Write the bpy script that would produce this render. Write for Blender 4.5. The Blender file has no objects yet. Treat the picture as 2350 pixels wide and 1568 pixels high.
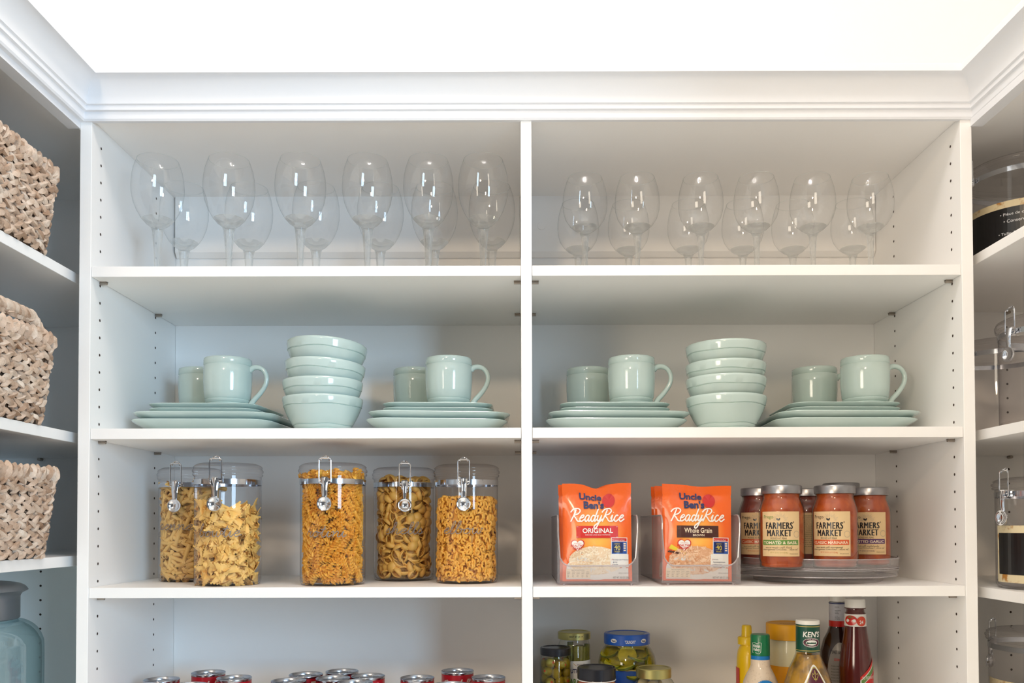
import bpy, math, random
from mathutils import Vector, Matrix, Euler
SC = bpy.context.scene
COL = SC.collection
PI = math.pi
R = math.radians
rnd = random.Random(7)

# ------------------------------------------------------------------ camera
EYE = 1.55                      # eye height above the floor
CAMD = 1.525                    # distance from the front of the shelving
FPX, PPX, PPY = 1950.0, 1190.0, 1167.0
cam_d = bpy.data.cameras.new('camera'); cam = bpy.data.objects.new('camera', cam_d); COL.objects.link(cam)
cam_d.sensor_width = 36.0; cam_d.lens = FPX / 2350 * 36.0
cam_d.shift_x = -(PPX - 1175) / 2350; cam_d.shift_y = (PPY - 784) / 2350
cam_d.clip_start = 0.02
CROT = Matrix.Rotation(R(91.2), 4, 'X') @ Matrix.Rotation(R(-0.14), 4, 'Z')
cam.matrix_world = Matrix.Translation((0, -CAMD, EYE)) @ CROT
SC.camera = cam
CPOS = Vector((0, -CAMD, EYE))

# ------------------------------------------------------------------ world, lights, exposure
SC.view_settings.view_transform = 'Standard'; SC.view_settings.look = 'None'
SC.view_settings.gamma = 1.0; SC.view_settings.use_curve_mapping = False
SC.view_settings.exposure = 0.07
SC.cycles.max_bounces = 10; SC.cycles.diffuse_bounces = 5; SC.cycles.glossy_bounces = 4
SC.cycles.transmission_bounces = 8; SC.cycles.transparent_max_bounces = 24
SC.cycles.caustics_reflective = False; SC.cycles.caustics_refractive = False
SC.cycles.sample_clamp_indirect = 4.0
world = bpy.data.worlds.new('room_beyond'); SC.world = world; world.use_nodes = True
bg = world.node_tree.nodes['Background']; bg.inputs[0].default_value = (0.97, 0.98, 1.0, 1); bg.inputs[1].default_value = 0.14

def light(name, kind, loc, energy, color, size=0.1, size_y=None, target=None):
    d = bpy.data.lights.new(name, kind); o = bpy.data.objects.new(name, d); COL.objects.link(o)
    o.location = loc; d.energy = energy; d.color = color
    if kind == 'AREA':
        d.size = size
        if size_y: d.shape = 'RECTANGLE'; d.size_y = size_y
        else: d.shape = 'DISK'
    else: d.shadow_soft_size = size
    if target is not None: o.rotation_euler = (Vector(target) - Vector(loc)).to_track_quat('-Z', 'Y').to_euler()
    return o
for i in range(12):             # ring of small bulbs of the ceiling fitting in front of the shelves
    a = i * PI / 6
    light('ceiling_bulb', 'POINT', (0.03 + .14 * math.cos(a), -0.75 + .14 * math.sin(a), EYE + 1.66), 1.5, (1.0, .92, .89), .012)
_sp = light('added_floor_bounce_spot', 'SPOT', (0, -.95, EYE + 1.80), 430, (.92, .97, 1.0), .05, None, (0, -.95, 0)); _sp.data.spot_size = R(36); _sp.data.spot_blend = .4  # added spot on the floor, so its bounce lights the shelf undersides
light('hall_lamp', 'AREA', (-.7, -3.7, EYE + 1.72), 30, (1.0, .78, .55), .35, None, (0.3, 0, 1.3))
light('window_daylight', 'AREA', (2.1, -3.4, EYE + .35), 94, (.54, .77, 1.0), 1.0, 1.4, (-.7, .2, 1.5))
light('warm_room_light', 'AREA', (-2.1, -3.6, EYE + .4), 46, (1.0, .87, .70), 1.0, 1.4, (.7, .2, 1.6))

# ------------------------------------------------------------------ helpers
def ray(px, py):
    return (CROT.to_3x3() @ Vector(((px - PPX) / FPX, -(py - PPY) / FPX, -1.0)))
def at(px, py, Y):
    d = ray(px, py); return CPOS + d * ((Y - CPOS.y) / d.y)
def atz(px, py, Z):
    d = ray(px, py); return CPOS + d * ((Z - CPOS.z) / d.z)

def lin(c):
    def f(v):
        v /= 255.0
        return v / 12.92 if v <= .04045 else ((v + .055) / 1.055) ** 2.4
    return (f(c[0]), f(c[1]), f(c[2]), 1.0)

MATS = {}
def mat(name, col, rough=.5, metal=0., coat=0., noise=None, bump=None, trans=0., island=None, sss=0.):
    if name in MATS: return MATS[name]
    m = bpy.data.materials.new(name); m.use_nodes = True; MATS[name] = m
    nt = m.node_tree; b = nt.nodes['Principled BSDF']
    b.inputs['Base Color'].default_value = lin(col); b.inputs['Roughness'].default_value = rough
    b.inputs['Metallic'].default_value = metal; b.inputs['Coat Weight'].default_value = coat
    b.inputs['Coat Roughness'].default_value = .08
    b.inputs['Transmission Weight'].default_value = trans
    if sss:
        b.inputs['Subsurface Weight'].default_value = sss; b.inputs['Subsurface Scale'].default_value = .01
    if noise or bump or island:
        tc = nt.nodes.new('ShaderNodeTexCoord')
    if noise:                                   # (colour 2, scale, low, high)
        n = nt.nodes.new('ShaderNodeTexNoise'); n.inputs['Scale'].default_value = noise[1]; n.inputs['Detail'].default_value = 6
        nt.links.new(tc.outputs['Object'], n.inputs['Vector'])
        r = nt.nodes.new('ShaderNodeValToRGB'); nt.links.new(n.outputs[0], r.inputs[0])
        r.color_ramp.elements[0].position = noise[2]; r.color_ramp.elements[1].position = noise[3]
        r.color_ramp.elements[0].color = lin(col); r.color_ramp.elements[1].color = lin(noise[0])
        out = r.outputs[0]
    if island:                                  # list of colours, one per separate strand
        g = nt.nodes.new('ShaderNodeNewGeometry')
        r = nt.nodes.new('ShaderNodeValToRGB'); nt.links.new(g.outputs['Random Per Island'], r.inputs[0])
        r.color_ramp.interpolation = 'LINEAR'
        for k, c in enumerate(island):
            p = k / (len(island) - 1)
            e = r.color_ramp.elements[0] if k == 0 else (r.color_ramp.elements[-1] if k == len(island) - 1 else r.color_ramp.elements.new(p))
            e.position = p; e.color = lin(c)
        iso = r.outputs[0]
        if noise:
            mx = nt.nodes.new('ShaderNodeMix'); mx.data_type = 'RGBA'; mx.blend_type = 'MULTIPLY'
            mx.inputs[0].default_value = 1.
            nt.links.new(out, mx.inputs[6]); nt.links.new(iso, mx.inputs[7]); out = mx.outputs[2]
        else: out = iso
    if noise or island: nt.links.new(out, b.inputs['Base Color'])
    if bump:                                    # (scale, strength, distance)
        n2 = nt.nodes.new('ShaderNodeTexNoise'); n2.inputs['Scale'].default_value = bump[0]; n2.inputs['Detail'].default_value = 4
        nt.links.new(tc.outputs['Object'], n2.inputs['Vector'])
        bp = nt.nodes.new('ShaderNodeBump'); bp.inputs['Strength'].default_value = bump[1]; bp.inputs['Distance'].default_value = bump[2]
        nt.links.new(n2.outputs[0], bp.inputs['Height']); nt.links.new(bp.outputs[0], b.inputs['Normal'])
    return m

def clear(name, col, edge, refl=.045, rough=.02, power=4.0, epow=2.5, milk=0.):
    """thin clear glass or acrylic: transparent, mirror-like at grazing angles, tinted at its edge"""
    if name in MATS: return MATS[name]
    m = bpy.data.materials.new(name); m.use_nodes = True; MATS[name] = m
    nt = m.node_tree; nt.nodes.remove(nt.nodes['Principled BSDF']); out = nt.nodes['Material Output']
    L = nt.links.new
    lw = nt.nodes.new('ShaderNodeLayerWeight'); lw.inputs[0].default_value = .5
    p = nt.nodes.new('ShaderNodeMath'); p.operation = 'POWER'; p.inputs[1].default_value = power; L(lw.outputs['Facing'], p.inputs[0])
    ma = nt.nodes.new('ShaderNodeMath'); ma.operation = 'MULTIPLY_ADD'; ma.inputs[1].default_value = .6; ma.inputs[2].default_value = refl
    L(p.outputs[0], ma.inputs[0])
    p2 = nt.nodes.new('ShaderNodeMath'); p2.operation = 'POWER'; p2.inputs[1].default_value = epow; L(lw.outputs['Facing'], p2.inputs[0])
    mc = nt.nodes.new('ShaderNodeMix'); mc.data_type = 'RGBA'; L(p2.outputs[0], mc.inputs[0])
    mc.inputs[6].default_value = lin(col); mc.inputs[7].default_value = lin(edge)
    t = nt.nodes.new('ShaderNodeBsdfTransparent'); L(mc.outputs[2], t.inputs[0])
    g = nt.nodes.new('ShaderNodeBsdfGlossy'); g.inputs['Roughness'].default_value = rough
    mx = nt.nodes.new('ShaderNodeMixShader'); L(ma.outputs[0], mx.inputs[0]); L(t.outputs[0], mx.inputs[1]); L(g.outputs[0], mx.inputs[2])
    if milk:                                     # faint haze of moulded plastic
        d = nt.nodes.new('ShaderNodeBsdfDiffuse'); d.inputs[0].default_value = lin((246, 242, 242))
        m2 = nt.nodes.new('ShaderNodeMixShader'); m2.inputs[0].default_value = milk; L(mx.outputs[0], m2.inputs[1]); L(d.outputs[0], m2.inputs[2]); mx = m2
    L(mx.outputs[0], out.inputs[0])
    return m

def glass(name, col, ior=1.45, rough=0.0):
    if name in MATS: return MATS[name]
    m = bpy.data.materials.new(name); m.use_nodes = True; MATS[name] = m
    nt = m.node_tree; nt.nodes.remove(nt.nodes['Principled BSDF']); out = nt.nodes['Material Output']
    g = nt.nodes.new('ShaderNodeBsdfGlass'); g.inputs[0].default_value = lin(col); g.inputs['IOR'].default_value = ior; g.inputs['Roughness'].default_value = rough
    t = nt.nodes.new('ShaderNodeBsdfTransparent'); t.inputs[0].default_value = lin(col)
    mx = nt.nodes.new('ShaderNodeMixShader'); mx.inputs[0].default_value = .42
    nt.links.new(t.outputs[0], mx.inputs[1]); nt.links.new(g.outputs[0], mx.inputs[2]); nt.links.new(mx.outputs[0], out.inputs[0])
    return m

TXT = {}
def text_mesh(s, bold=0., sp=1.):
    k = (s, bold, sp)
    if k not in TXT:
        c = bpy.data.curves.new('lettering', 'FONT'); c.body = s; c.size = 1; c.offset = bold; c.space_character = sp; c.resolution_u = 3
        o = bpy.data.objects.new('lettering', c); COL.objects.link(o)
        dg = bpy.context.evaluated_depsgraph_get(); dg.update()
        me = o.evaluated_get(dg).to_mesh()
        v = [(p.co.x, p.co.y) for p in me.vertices]; f = [tuple(p.vertices) for p in me.polygons]
        o.evaluated_get(dg).to_mesh_clear(); bpy.data.objects.remove(o); bpy.data.curves.remove(c)
        x0 = min(p[0] for p in v); x1 = max(p[0] for p in v); y0 = min(p[1] for p in v); y1 = max(p[1] for p in v)
        TXT[k] = ([((a - x0) / (x1 - x0), (b - y0) / (y1 - y0)) for a, b in v], f, (x1 - x0) / (y1 - y0))
    return TXT[k]

# single-stroke script letters: list of strokes, then the advance
CUR = {
 'u': ([[(0,.5),(.14,1),(.12,.25),(.3,0),(.52,.4),(.58,.98),(.56,.2),(.7,0),(.95,.4)]], .9),
 'v': ([[(0,.8),(.14,1),(.2,.4),(.32,0),(.52,.5),(.5,.98),(.8,.85)]], .75),
 'g': ([[(.6,.9),(.35,1),(.08,.6),(.12,.12),(.35,.05),(.58,.6),(.64,.95),(.5,-.3),(.3,-1.0),(.05,-.9),(.4,-.2),(.95,.4)]], .9),
 '+': ([[(.1,.4),(.6,.4)],[(.35,.1),(.35,.75)]], .8),
 'e': ([[(0,.45),(.45,.6),(.62,.88),(.4,1.02),(.12,.6),(.15,.15),(.42,0),(.85,.4)]], .8),
 'n': ([[(-.02,.75),(.16,1),(.2,.6),(.18,0)],[(.18,.35),(.5,.98),(.68,.8),(.66,.2),(.82,0),(1.08,.4)]], 1.02),
 'p': ([[(0,.5),(.2,1.0),(.12,0),(.0,-1.1),(-.16,-1.25),(-.16,-.9),(.16,.1),(.3,.85),(.55,1.0),(.7,.6),(.5,.08),(.24,.15)],[(.45,.05),(.75,.1),(1.0,.45)]], .95),
 'b': ([[(0,.4),(.34,1.5),(.42,2.15),(.25,2.15),(.12,1.2),(.14,.2),(.38,0),(.64,.3),(.6,.8),(.38,.85)],[(.6,.8),(.9,.78)]], .85),
 'o': ([[(.4,1),(.1,.65),(.12,.15),(.4,0),(.66,.4),(.5,.95),(.3,.92),(.6,.8),(.92,.82)]], .85),
 'w': ([[(0,.75),(.1,1),(.1,.3),(.3,0),(.52,.4),(.56,.95),(.56,.3),(.76,0),(.96,.4),(.96,.98),(1.2,.85)]], 1.12),
 't': ([[(0,.35),(.34,1.3),(.4,1.9),(.25,.7),(.28,.08),(.5,0),(.78,.4)],[(0,1.3),(.62,1.4)]], .7),
 'i': ([[(0,.4),(.2,1),(.15,.2),(.32,0),(.58,.4)],[(.25,1.4),(.29,1.46)]], .53),
 'r': ([[(0,.4),(.2,1.1),(.32,.85),(.52,.9),(.46,.3),(.6,0),(.84,.4)]], .78),
 's': ([[(0,.4),(.3,1.05),(.36,.95),(.42,.6),(.5,.2),(.28,-.02),(.04,.12)],[(.28,0),(.7,.4)]], .65),
 'h': ([[(0,.4),(.35,1.5),(.4,2.15),(.22,2.1),(.14,1),(.1,0)],[(.12,.3),(.46,.98),(.62,.75),(.6,.15),(.76,0),(1,.4)]], .94),
 'l': ([[(0,.4),(.34,1.5),(.42,2.15),(.25,2.15),(.12,1.2),(.14,.12),(.34,0),(.62,.4)]], .56),
 'a': ([[(.6,.9),(.35,1),(.08,.6),(.12,.12),(.35,0),(.58,.5),(.64,.95),(.6,.25),(.74,0),(.98,.4)]], .92),
 'd': ([[(.55,.85),(.3,1),(.06,.6),(.12,.1),(.35,0),(.6,.6),(.85,2.1),(.62,.5),(.68,0),(.95,.35)]], .9),
 'y': ([[(0,.7),(.12,1),(.12,.3),(.3,.05),(.55,.5),(.64,1),(.5,0),(.2,-1.0),(-.1,-1.1),(-.1,-.7),(.4,-.2),(.9,.4)]], .85),
 'c': ([[(.55,.85),(.35,1),(.08,.6),(.12,.12),(.4,0),(.78,.4)]], .74),
 'm': ([[(0,.7),(.14,1),(.14,0)],[(.14,.4),(.38,.98),(.5,.8),(.48,0)],[(.48,.4),(.74,.98),(.88,.8),(.86,.2),(1,0),(1.2,.4)]], 1.15),
 'R': ([[(.5,1.9),(.3,.9),(.05,-.05)],[(-.25,1.45),(.1,1.95),(.8,2.05),(1.15,1.65),(.85,1.15),(.38,.95),(.7,.5),(1.05,.05),(1.5,.0)]], 1.25),
 'C': ([[(.95,1.5),(1.0,1.95),(.6,1.95),(.15,1.2),(.15,.3),(.55,0),(1.1,.4)],[(.25,1.95),(.05,1.6),(.3,1.5)]], 1.05),
 "'": ([[(.15,2.0),(.05,1.6)]], .15), ' ': ([], .5), ',': ([[(.1,.1),(.0,-.3)]], .3), '-': ([[(0,.5),(.4,.55)]], .5),
}
def smooth_line(p, n=5):
    if len(p) < 3: return list(p)
    out = []
    for i in range(len(p) - 1):
        a = p[max(i - 1, 0)]; b = p[i]; c = p[i + 1]; d = p[min(i + 2, len(p) - 1)]
        for k in range(n):
            t = k / n
            out.append(tuple(.5 * (2 * b[j] + (c[j] - a[j]) * t + (2 * a[j] - 5 * b[j] + 4 * c[j] - d[j]) * t * t + (3 * b[j] - a[j] - 3 * c[j] + d[j]) * t ** 3) for j in range(len(b))))
    out.append(tuple(p[-1])); return out

class MB:
    def __init__(s): s.v = []; s.f = []; s.m = []
    def add(s, vs, fs, mi=0, xf=None):
        b = len(s.v)
        s.v += [tuple(xf @ Vector(p)) for p in vs] if xf is not None else [tuple(p) for p in vs]
        s.f += [tuple(i + b for i in f) for f in fs]; s.m += [mi] * len(fs); return s
    def box(s, x0, x1, y0, y1, z0, z1, mi=0, xf=None):
        v = [(x, y, z) for x in (x0, x1) for y in (y0, y1) for z in (z0, z1)]
        return s.add(v, [(0,1,3,2),(4,6,7,5),(0,4,5,1),(2,3,7,6),(0,2,6,4),(1,5,7,3)], mi, xf)
    def lathe(s, prof, n=40, mi=0, c=(0,0,0), xf=None, a0=0., a1=2*PI):
        full = abs(a1 - a0 - 2 * PI) < 1e-6; cols = n if full else n + 1
        v = []; f = []; idx = []
        for (r, z) in prof:
            if r < 1e-6: idx.append([len(v)] * cols); v.append((c[0], c[1], c[2] + z))
            else:
                idx.append(list(range(len(v), len(v) + cols)))
                for k in range(cols):
                    a = a0 + (a1 - a0) * k / n
                    v.append((c[0] + r * math.cos(a), c[1] + r * math.sin(a), c[2] + z))
        for i in range(len(prof) - 1):
            A, B = idx[i], idx[i + 1]
            for k in range(n):
                k2 = (k + 1) % cols
                q = [A[k], A[k2], B[k2], B[k]]; u = []
                for t in q:
                    if t not in u: u.append(t)
                if len(u) > 2: f.append(tuple(u))
        return s.add(v, f, mi, xf)
    def tube(s, pts, r, n=8, mi=0, closed=False, xf=None, caps=True):
        P = [Vector(p) for p in pts]; N = len(P); v = []; f = []
        rr = r if isinstance(r, (list, tuple)) else [r] * N
        up = None
        for i in range(N):
            if closed: t = P[(i + 1) % N] - P[i - 1]
            else: t = P[min(i + 1, N - 1)] - P[max(i - 1, 0)]
            t.normalize()
            if up is None:
                up = Vector((0, 0, 1)) if abs(t.z) < .9 else Vector((1, 0, 0))
            a = t.cross(up)
            if a.length < 1e-4: a = t.cross(Vector((1, .3, 0)))
            a.normalize(); b = a.cross(t); up = b
            for k in range(n):
                w = 2 * PI * k / n
                v.append(tuple(P[i] + (a * math.cos(w) + b * math.sin(w)) * rr[i]))
        for i in range(N if closed else N - 1):
            j = (i + 1) % N
            for k in range(n):
                k2 = (k + 1) % n; f.append((i * n + k, i * n + k2, j * n + k2, j * n + k))
        if not closed and caps: f.append(tuple(range(n))); f.append(tuple(range((N - 1) * n, N * n)))
        return s.add(v, f, mi, xf)
    def ball(s, c, r, mi=0, n=12, sq=(1,1,1), xf=None):
        prof = [(r * math.sin(PI * i / (n // 2 + 1)), -r * math.cos(PI * i / (n // 2 + 1))) for i in range(n // 2 + 2)]
        prof[0] = (0, -r); prof[-1] = (0, r)
        M = Matrix.Translation(c) @ Matrix.Diagonal((*sq, 1))
        return s.lathe(prof, n, mi, xf=(xf @ M) if xf is not None else M)
    def patch(s, fn, u0, u1, v0, v1, nu=12, nv=1, mi=0):
        v = [fn(u0 + (u1 - u0) * i / nu, v0 + (v1 - v0) * j / nv) for j in range(nv + 1) for i in range(nu + 1)]
        f = [(j * (nu + 1) + i, j * (nu + 1) + i + 1, (j + 1) * (nu + 1) + i + 1, (j + 1) * (nu + 1) + i) for j in range(nv) for i in range(nu)]
        return s.add(v, f, mi)
    def poly(s, fn, pts, mi=0):
        cx = sum(p[0] for p in pts) / len(pts); cy = sum(p[1] for p in pts) / len(pts)
        v = [fn(*p) for p in pts] + [fn(cx, cy)]; n = len(pts)
        return s.add(v, [(i, (i + 1) % n, n) for i in range(n)], mi)
    def ell(s, fn, cx, cy, rx, ry, mi=0, n=20, rot=0):
        c, d = math.cos(rot), math.sin(rot)
        return s.poly(fn, [(cx + rx * math.cos(a) * c - ry * math.sin(a) * d, cy + rx * math.cos(a) * d + ry * math.sin(a) * c) for a in [2 * PI * i / n for i in range(n)]], mi)
    def text(s, t, fn, x0, x1, y0, y1, mi=0, bold=0., shear=0., sp=1.):
        v, f, asp = text_mesh(t, bold, sp)
        return s.add([fn(x0 + (x1 - x0) * a + shear * (y1 - y0) * b, y0 + (y1 - y0) * b) for a, b in v], f, mi)
    def line(s, fn, pts, w, mi=0):
        v = []; f = []; n = len(pts)
        for i in range(n):
            a = pts[max(i - 1, 0)]; b = pts[min(i + 1, n - 1)]
            tx, ty = b[0] - a[0], b[1] - a[1]; l = math.hypot(tx, ty) or 1; nx, ny = -ty / l * w / 2, tx / l * w / 2
            v += [fn(pts[i][0] + nx, pts[i][1] + ny), fn(pts[i][0] - nx, pts[i][1] - ny)]
            if i: f.append((2 * i - 2, 2 * i - 1, 2 * i + 1, 2 * i))
        return s.add(v, f, mi)
    def script(s, word, fn, x0, x1, yb, xh, w, mi=0, shear=.3):
        adv = 0; st = []
        for ch in word:
            if ch not in CUR: adv += .5; continue
            for q in CUR[ch][0]: st.append([(adv + a + shear * b * .45, b) for a, b in smooth_line(q)])
            adv += CUR[ch][1]
        k = (x1 - x0) / max(adv, .1)
        for q in st: s.line(fn, [(x0 + a * k, yb + b * xh) for a, b in q], w, mi)
        return s
    def build(s, name, mats, parent=None, sharp=35, smooth=True, loc=None, rot=None):
        me = bpy.data.meshes.new(name); me.from_pydata(s.v, [], s.f)
        if not isinstance(mats, (list, tuple)): mats = [mats]
        for m in mats: me.materials.append(m)
        if len(mats) > 1: me.polygons.foreach_set('material_index', s.m)
        if smooth:
            me.polygons.foreach_set('use_smooth', [True] * len(me.polygons))
            me.set_sharp_from_angle(angle=R(sharp))
        me.update(); me.validate()
        o = bpy.data.objects.new(name, me); COL.objects.link(o)
        if parent is not None: o.parent = parent
        if loc is not None: o.location = loc
        if rot is not None: o.rotation_euler = rot
        return o

def cyl(r, a0=0., z0=0., c=(0, 0)):
    return lambda u, v: (c[0] + r * math.sin(u / r + a0), c[1] - r * math.cos(u / r + a0), z0 + v)

def thing(name, label, cat, loc=(0,0,0), rz=0., group=None):
    o = bpy.data.objects.new(name, None); COL.objects.link(o); o.empty_display_size = .05
    o.location = loc; o.rotation_euler = (0, 0, rz); o['label'] = label; o['category'] = cat
    if group: o['group'] = group
    return o
def tag(o, label, cat, group=None, kind=None):
    o['label'] = label; o['category'] = cat
    if group: o['group'] = group
    if kind: o['kind'] = kind
    return o
def struct(o): o['kind'] = 'structure'; return o
KIDS = {}
def dup(src, loc, rz=0., label=None, group=None, rot=None):
    if src.name not in KIDS: KIDS[src.name] = [(c, [g for g in c.children]) for c in src.children]
    r = src.copy(); COL.objects.link(r); r.location = loc; r.rotation_euler = rot if rot is not None else (0, 0, rz)
    if label: r['label'] = label
    if group: r['group'] = group
    for c, gs in KIDS[src.name]:
        d = c.copy(); COL.objects.link(d); d.parent = r
        for g in gs: e = g.copy(); COL.objects.link(e); e.parent = d
    return r
def bevel(o, w=.001, seg=2):
    m = o.modifiers.new('bevel', 'BEVEL'); m.width = w; m.segments = seg; m.limit_method = 'ANGLE'; m.angle_limit = R(50); return o

# ------------------------------------------------------------------ materials
WHITE = mat('white_melamine', (248, 246, 243), .42)
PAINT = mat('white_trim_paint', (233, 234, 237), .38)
WALL = mat('wall_paint', (244, 241, 235), .8, bump=(220, .05, .001))
FLOOR = mat('floor_boards', (226, 218, 206), .5, noise=((208, 198, 184), 5, .35, .65))
HOLE = mat('hole_shadow', (60, 44, 36), .9)
PIN = mat('nickel_pin', (168, 158, 148), .35, 1.)
CHROME = mat('chrome', (225, 226, 230), .06, 1.)
STEEL = mat('steel_band', (205, 208, 214), .12, 1.)
GLASSM = clear('clear_glass', (255, 255, 255), (222, 228, 228), .06, .01, 4.5, 9.0)
GLASSRIM = clear('glass_rim', (252, 253, 253), (232, 238, 238), .08, .02)
GLASSB = glass('clear_stem_glass', (254, 255, 255))
ACRYL = clear('clear_acrylic', (253, 252, 252), (196, 192, 196), .04, .02, 4.0, 6.0)
ACRYLE = clear('acrylic_edge', (226, 220, 222), (160, 150, 160), .16, .04, milk=.25)
MILKY = clear('moulded_clear_plastic', (253, 252, 252), (226, 220, 222), .05, .03, 4.0, 6.0, milk=.09)
GLAZE = mat('aqua_glaze', (197, 214, 208), .12, 0, .5, noise=((187, 207, 202), 9, .3, .7))

# ------------------------------------------------------------------ setting
BK = .38                                       # depth of the shelving
L0, L1 = -.7925, -.7715                         # uprights of the central unit
R0, R1 = .8015, .8225
D0, D1 = .0055, .0250
SIDE_L, SIDE_R = -.814, .842                   # front planes of the side units
WL, WR = -1.165, 1.195
CEIL = 3.42
struct(MB().box(WL - .02, WR + .02, BK + .02, BK + .08, 0, CEIL).build('wall_back', WALL))
struct(MB().box(WL - .08, WL - .02, -1.7, BK + .02, 0, CEIL).build('wall_left', WALL))
struct(MB().box(WR + .02, WR + .08, -1.7, BK + .02, 0, CEIL).build('wall_right', WALL))
struct(MB().box(-2.6, 2.9, -4.3, BK + .08, -.06, 0).build('floor', FLOOR))
struct(MB().box(-2.6, 2.9, -4.3, BK + .08, CEIL, CEIL + .06).build('ceiling', WALL))

ZS = {1: .4715, 2: .1775, 3: -.1088, 4: -.397}
TOP = .7395
def E(z): return EYE + z

def hole_discs(mb, side, x, ycols, zs, axis='x'):
    """shelf-pin holes drilled in a panel: flat discs, the shade inside put into their dark colour"""
    for y in ycols:
        for z in zs:
            if axis == 'x':
                M = Matrix.Translation((x + side * .0003, y, z)) @ Matrix.Rotation(R(90), 4, 'Y')
            else:
                M = Matrix.Translation((y, x - .0003, z)) @ Matrix.Rotation(R(90), 4, 'X')
            mb.lathe([(0, 0), (.0026, 0)], 12, 1, xf=M)

HZ = [E(.413 + .032 * k) for k in range(-34, 11)]
CY = (.0345, .274)
unit = thing('shelving_unit', 'white built-in shelving unit on the back wall, two bays of shelves under a crown', 'shelving', (0, 0, 0))
def panel(name, x0, x1, faces, y1=BK, parent=unit, zt=E(TOP)):
    mb = MB().box(x0, x1, 0, y1, 0.0, zt)
    for side, x in faces: hole_discs(mb, side, x, CY, [z for z in HZ if z < zt - .01])
    return bevel(mb.build(name, [WHITE, HOLE], parent, smooth=False), .0008)
panel('side_panel', L0, L1, [(1, L1)]); panel('side_panel', R0, R1, [(-1, R0)])
panel('divider', D0, D1, [(-1, D0), (1, D1)])
BAYS = ((L1, D0), (D1, R0))
MB().box(L0, R1, 0.0, BK, E(TOP), E(TOP + .019)).build('top_panel', WHITE, unit, smooth=False)
for (a, b) in BAYS:
    MB().box(a, b, BK, BK + .012, .09, E(TOP)).build('back_panel', WHITE, unit, smooth=False)
    # hanging rail across the back of the top compartment, its lower edge bevelled
    z0, z1, y0 = E(.6045), E(TOP), BK - .016
    pr = [(y0, z1), (y0, z0 + .010), (y0 + .010, z0), (BK, z0), (BK, z1)]
    mb = MB(); n = len(pr)
    xl = a + .004
    mb.add([(xl, y, z) for y, z in pr] + [(b - .001, y, z) for y, z in pr], [(i, (i + 1) % n, n + (i + 1) % n, n + i) for i in range(n)] + [tuple(range(n)), tuple(range(n, 2 * n))])
    rail = mb.build('hanging_rail', WHITE, unit, smooth=False)
    if a > 0:
        M = Matrix.Translation((a + .028, y0, E(.672))) @ Matrix.Rotation(R(90), 4, 'X')
        MB().lathe([(0, .0012), (.0086, .0012), (.0092, 0)], 24, xf=M).build('screw_cap', WHITE, rail)

def shelf(a, b, ztop, pins=True, yf=.002):
    s = bevel(MB().box(a + .0006, b - .0006, yf, BK, ztop - .019, ztop).build('shelf', WHITE, unit, smooth=False), .0008)
    if pins:
        for x, d in ((a, 1), (b, -1)):
            for y in CY:
                x2 = x + d * .013
                pm = MB().tube([(x, y, ztop - .0222), (x2, y, ztop - .0222)], .0028, 10)
                pm.box(min(x + d * .002, x2), max(x + d * .002, x2), y - .004, y + .004, ztop - .0208, ztop - .0191)
                pm.build('shelf_pin', PIN, s)
    return s
for (a, b) in BAYS:
    for k in ZS: shelf(a, b, E(ZS[k]), k != 4)
    for zz in (-.75, -1.15): shelf(a, b, E(zz), False)
    MB().box(a, b, .02, BK, .07, .09).build('bottom_shelf', WHITE, unit, smooth=False)
    MB().box(a, b, .05, .07, 0, .07).build('toe_kick', WHITE, unit, smooth=False)

# crown moulding profile: (outward distance, height above eye)
CP = [(-.004, .7265), (.004, .7265), (.006, .730), (.007, .742), (.0115, .7435), (.0115, .7515), (.014, .7525)]
for i in range(9):
    t = i / 8 * PI / 2
    CP.append((.0150 + .026 * (1 - math.cos(t)), .7530 + .0400 * math.sin(t)))
CP += [(.0445, .7935), (.0445, .8065), (.041, .809), (-.004, .809)]
XL, XR = -.788, .8265
CP = [(d, z + .0075) for d, z in CP]
def crown(path, parent, seam=None):
    mb = MB(); n = len(CP)
    v = []
    for fn in path: v += [fn(d, E(z)) for d, z in CP]
    f = []
    for j in range(len(path) - 1):
        for i in range(n - 1): f.append((j * n + i, j * n + i + 1, (j + 1) * n + i + 1, (j + 1) * n + i))
        f.append((j * n + n - 1, j * n, (j + 1) * n, (j + 1) * n + n - 1))
    mb.add(v, f)
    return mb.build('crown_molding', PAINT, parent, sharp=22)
crown([lambda d, z: (XL + d, -d, z), lambda d, z: (XR - d, -d, z)], unit)

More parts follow.
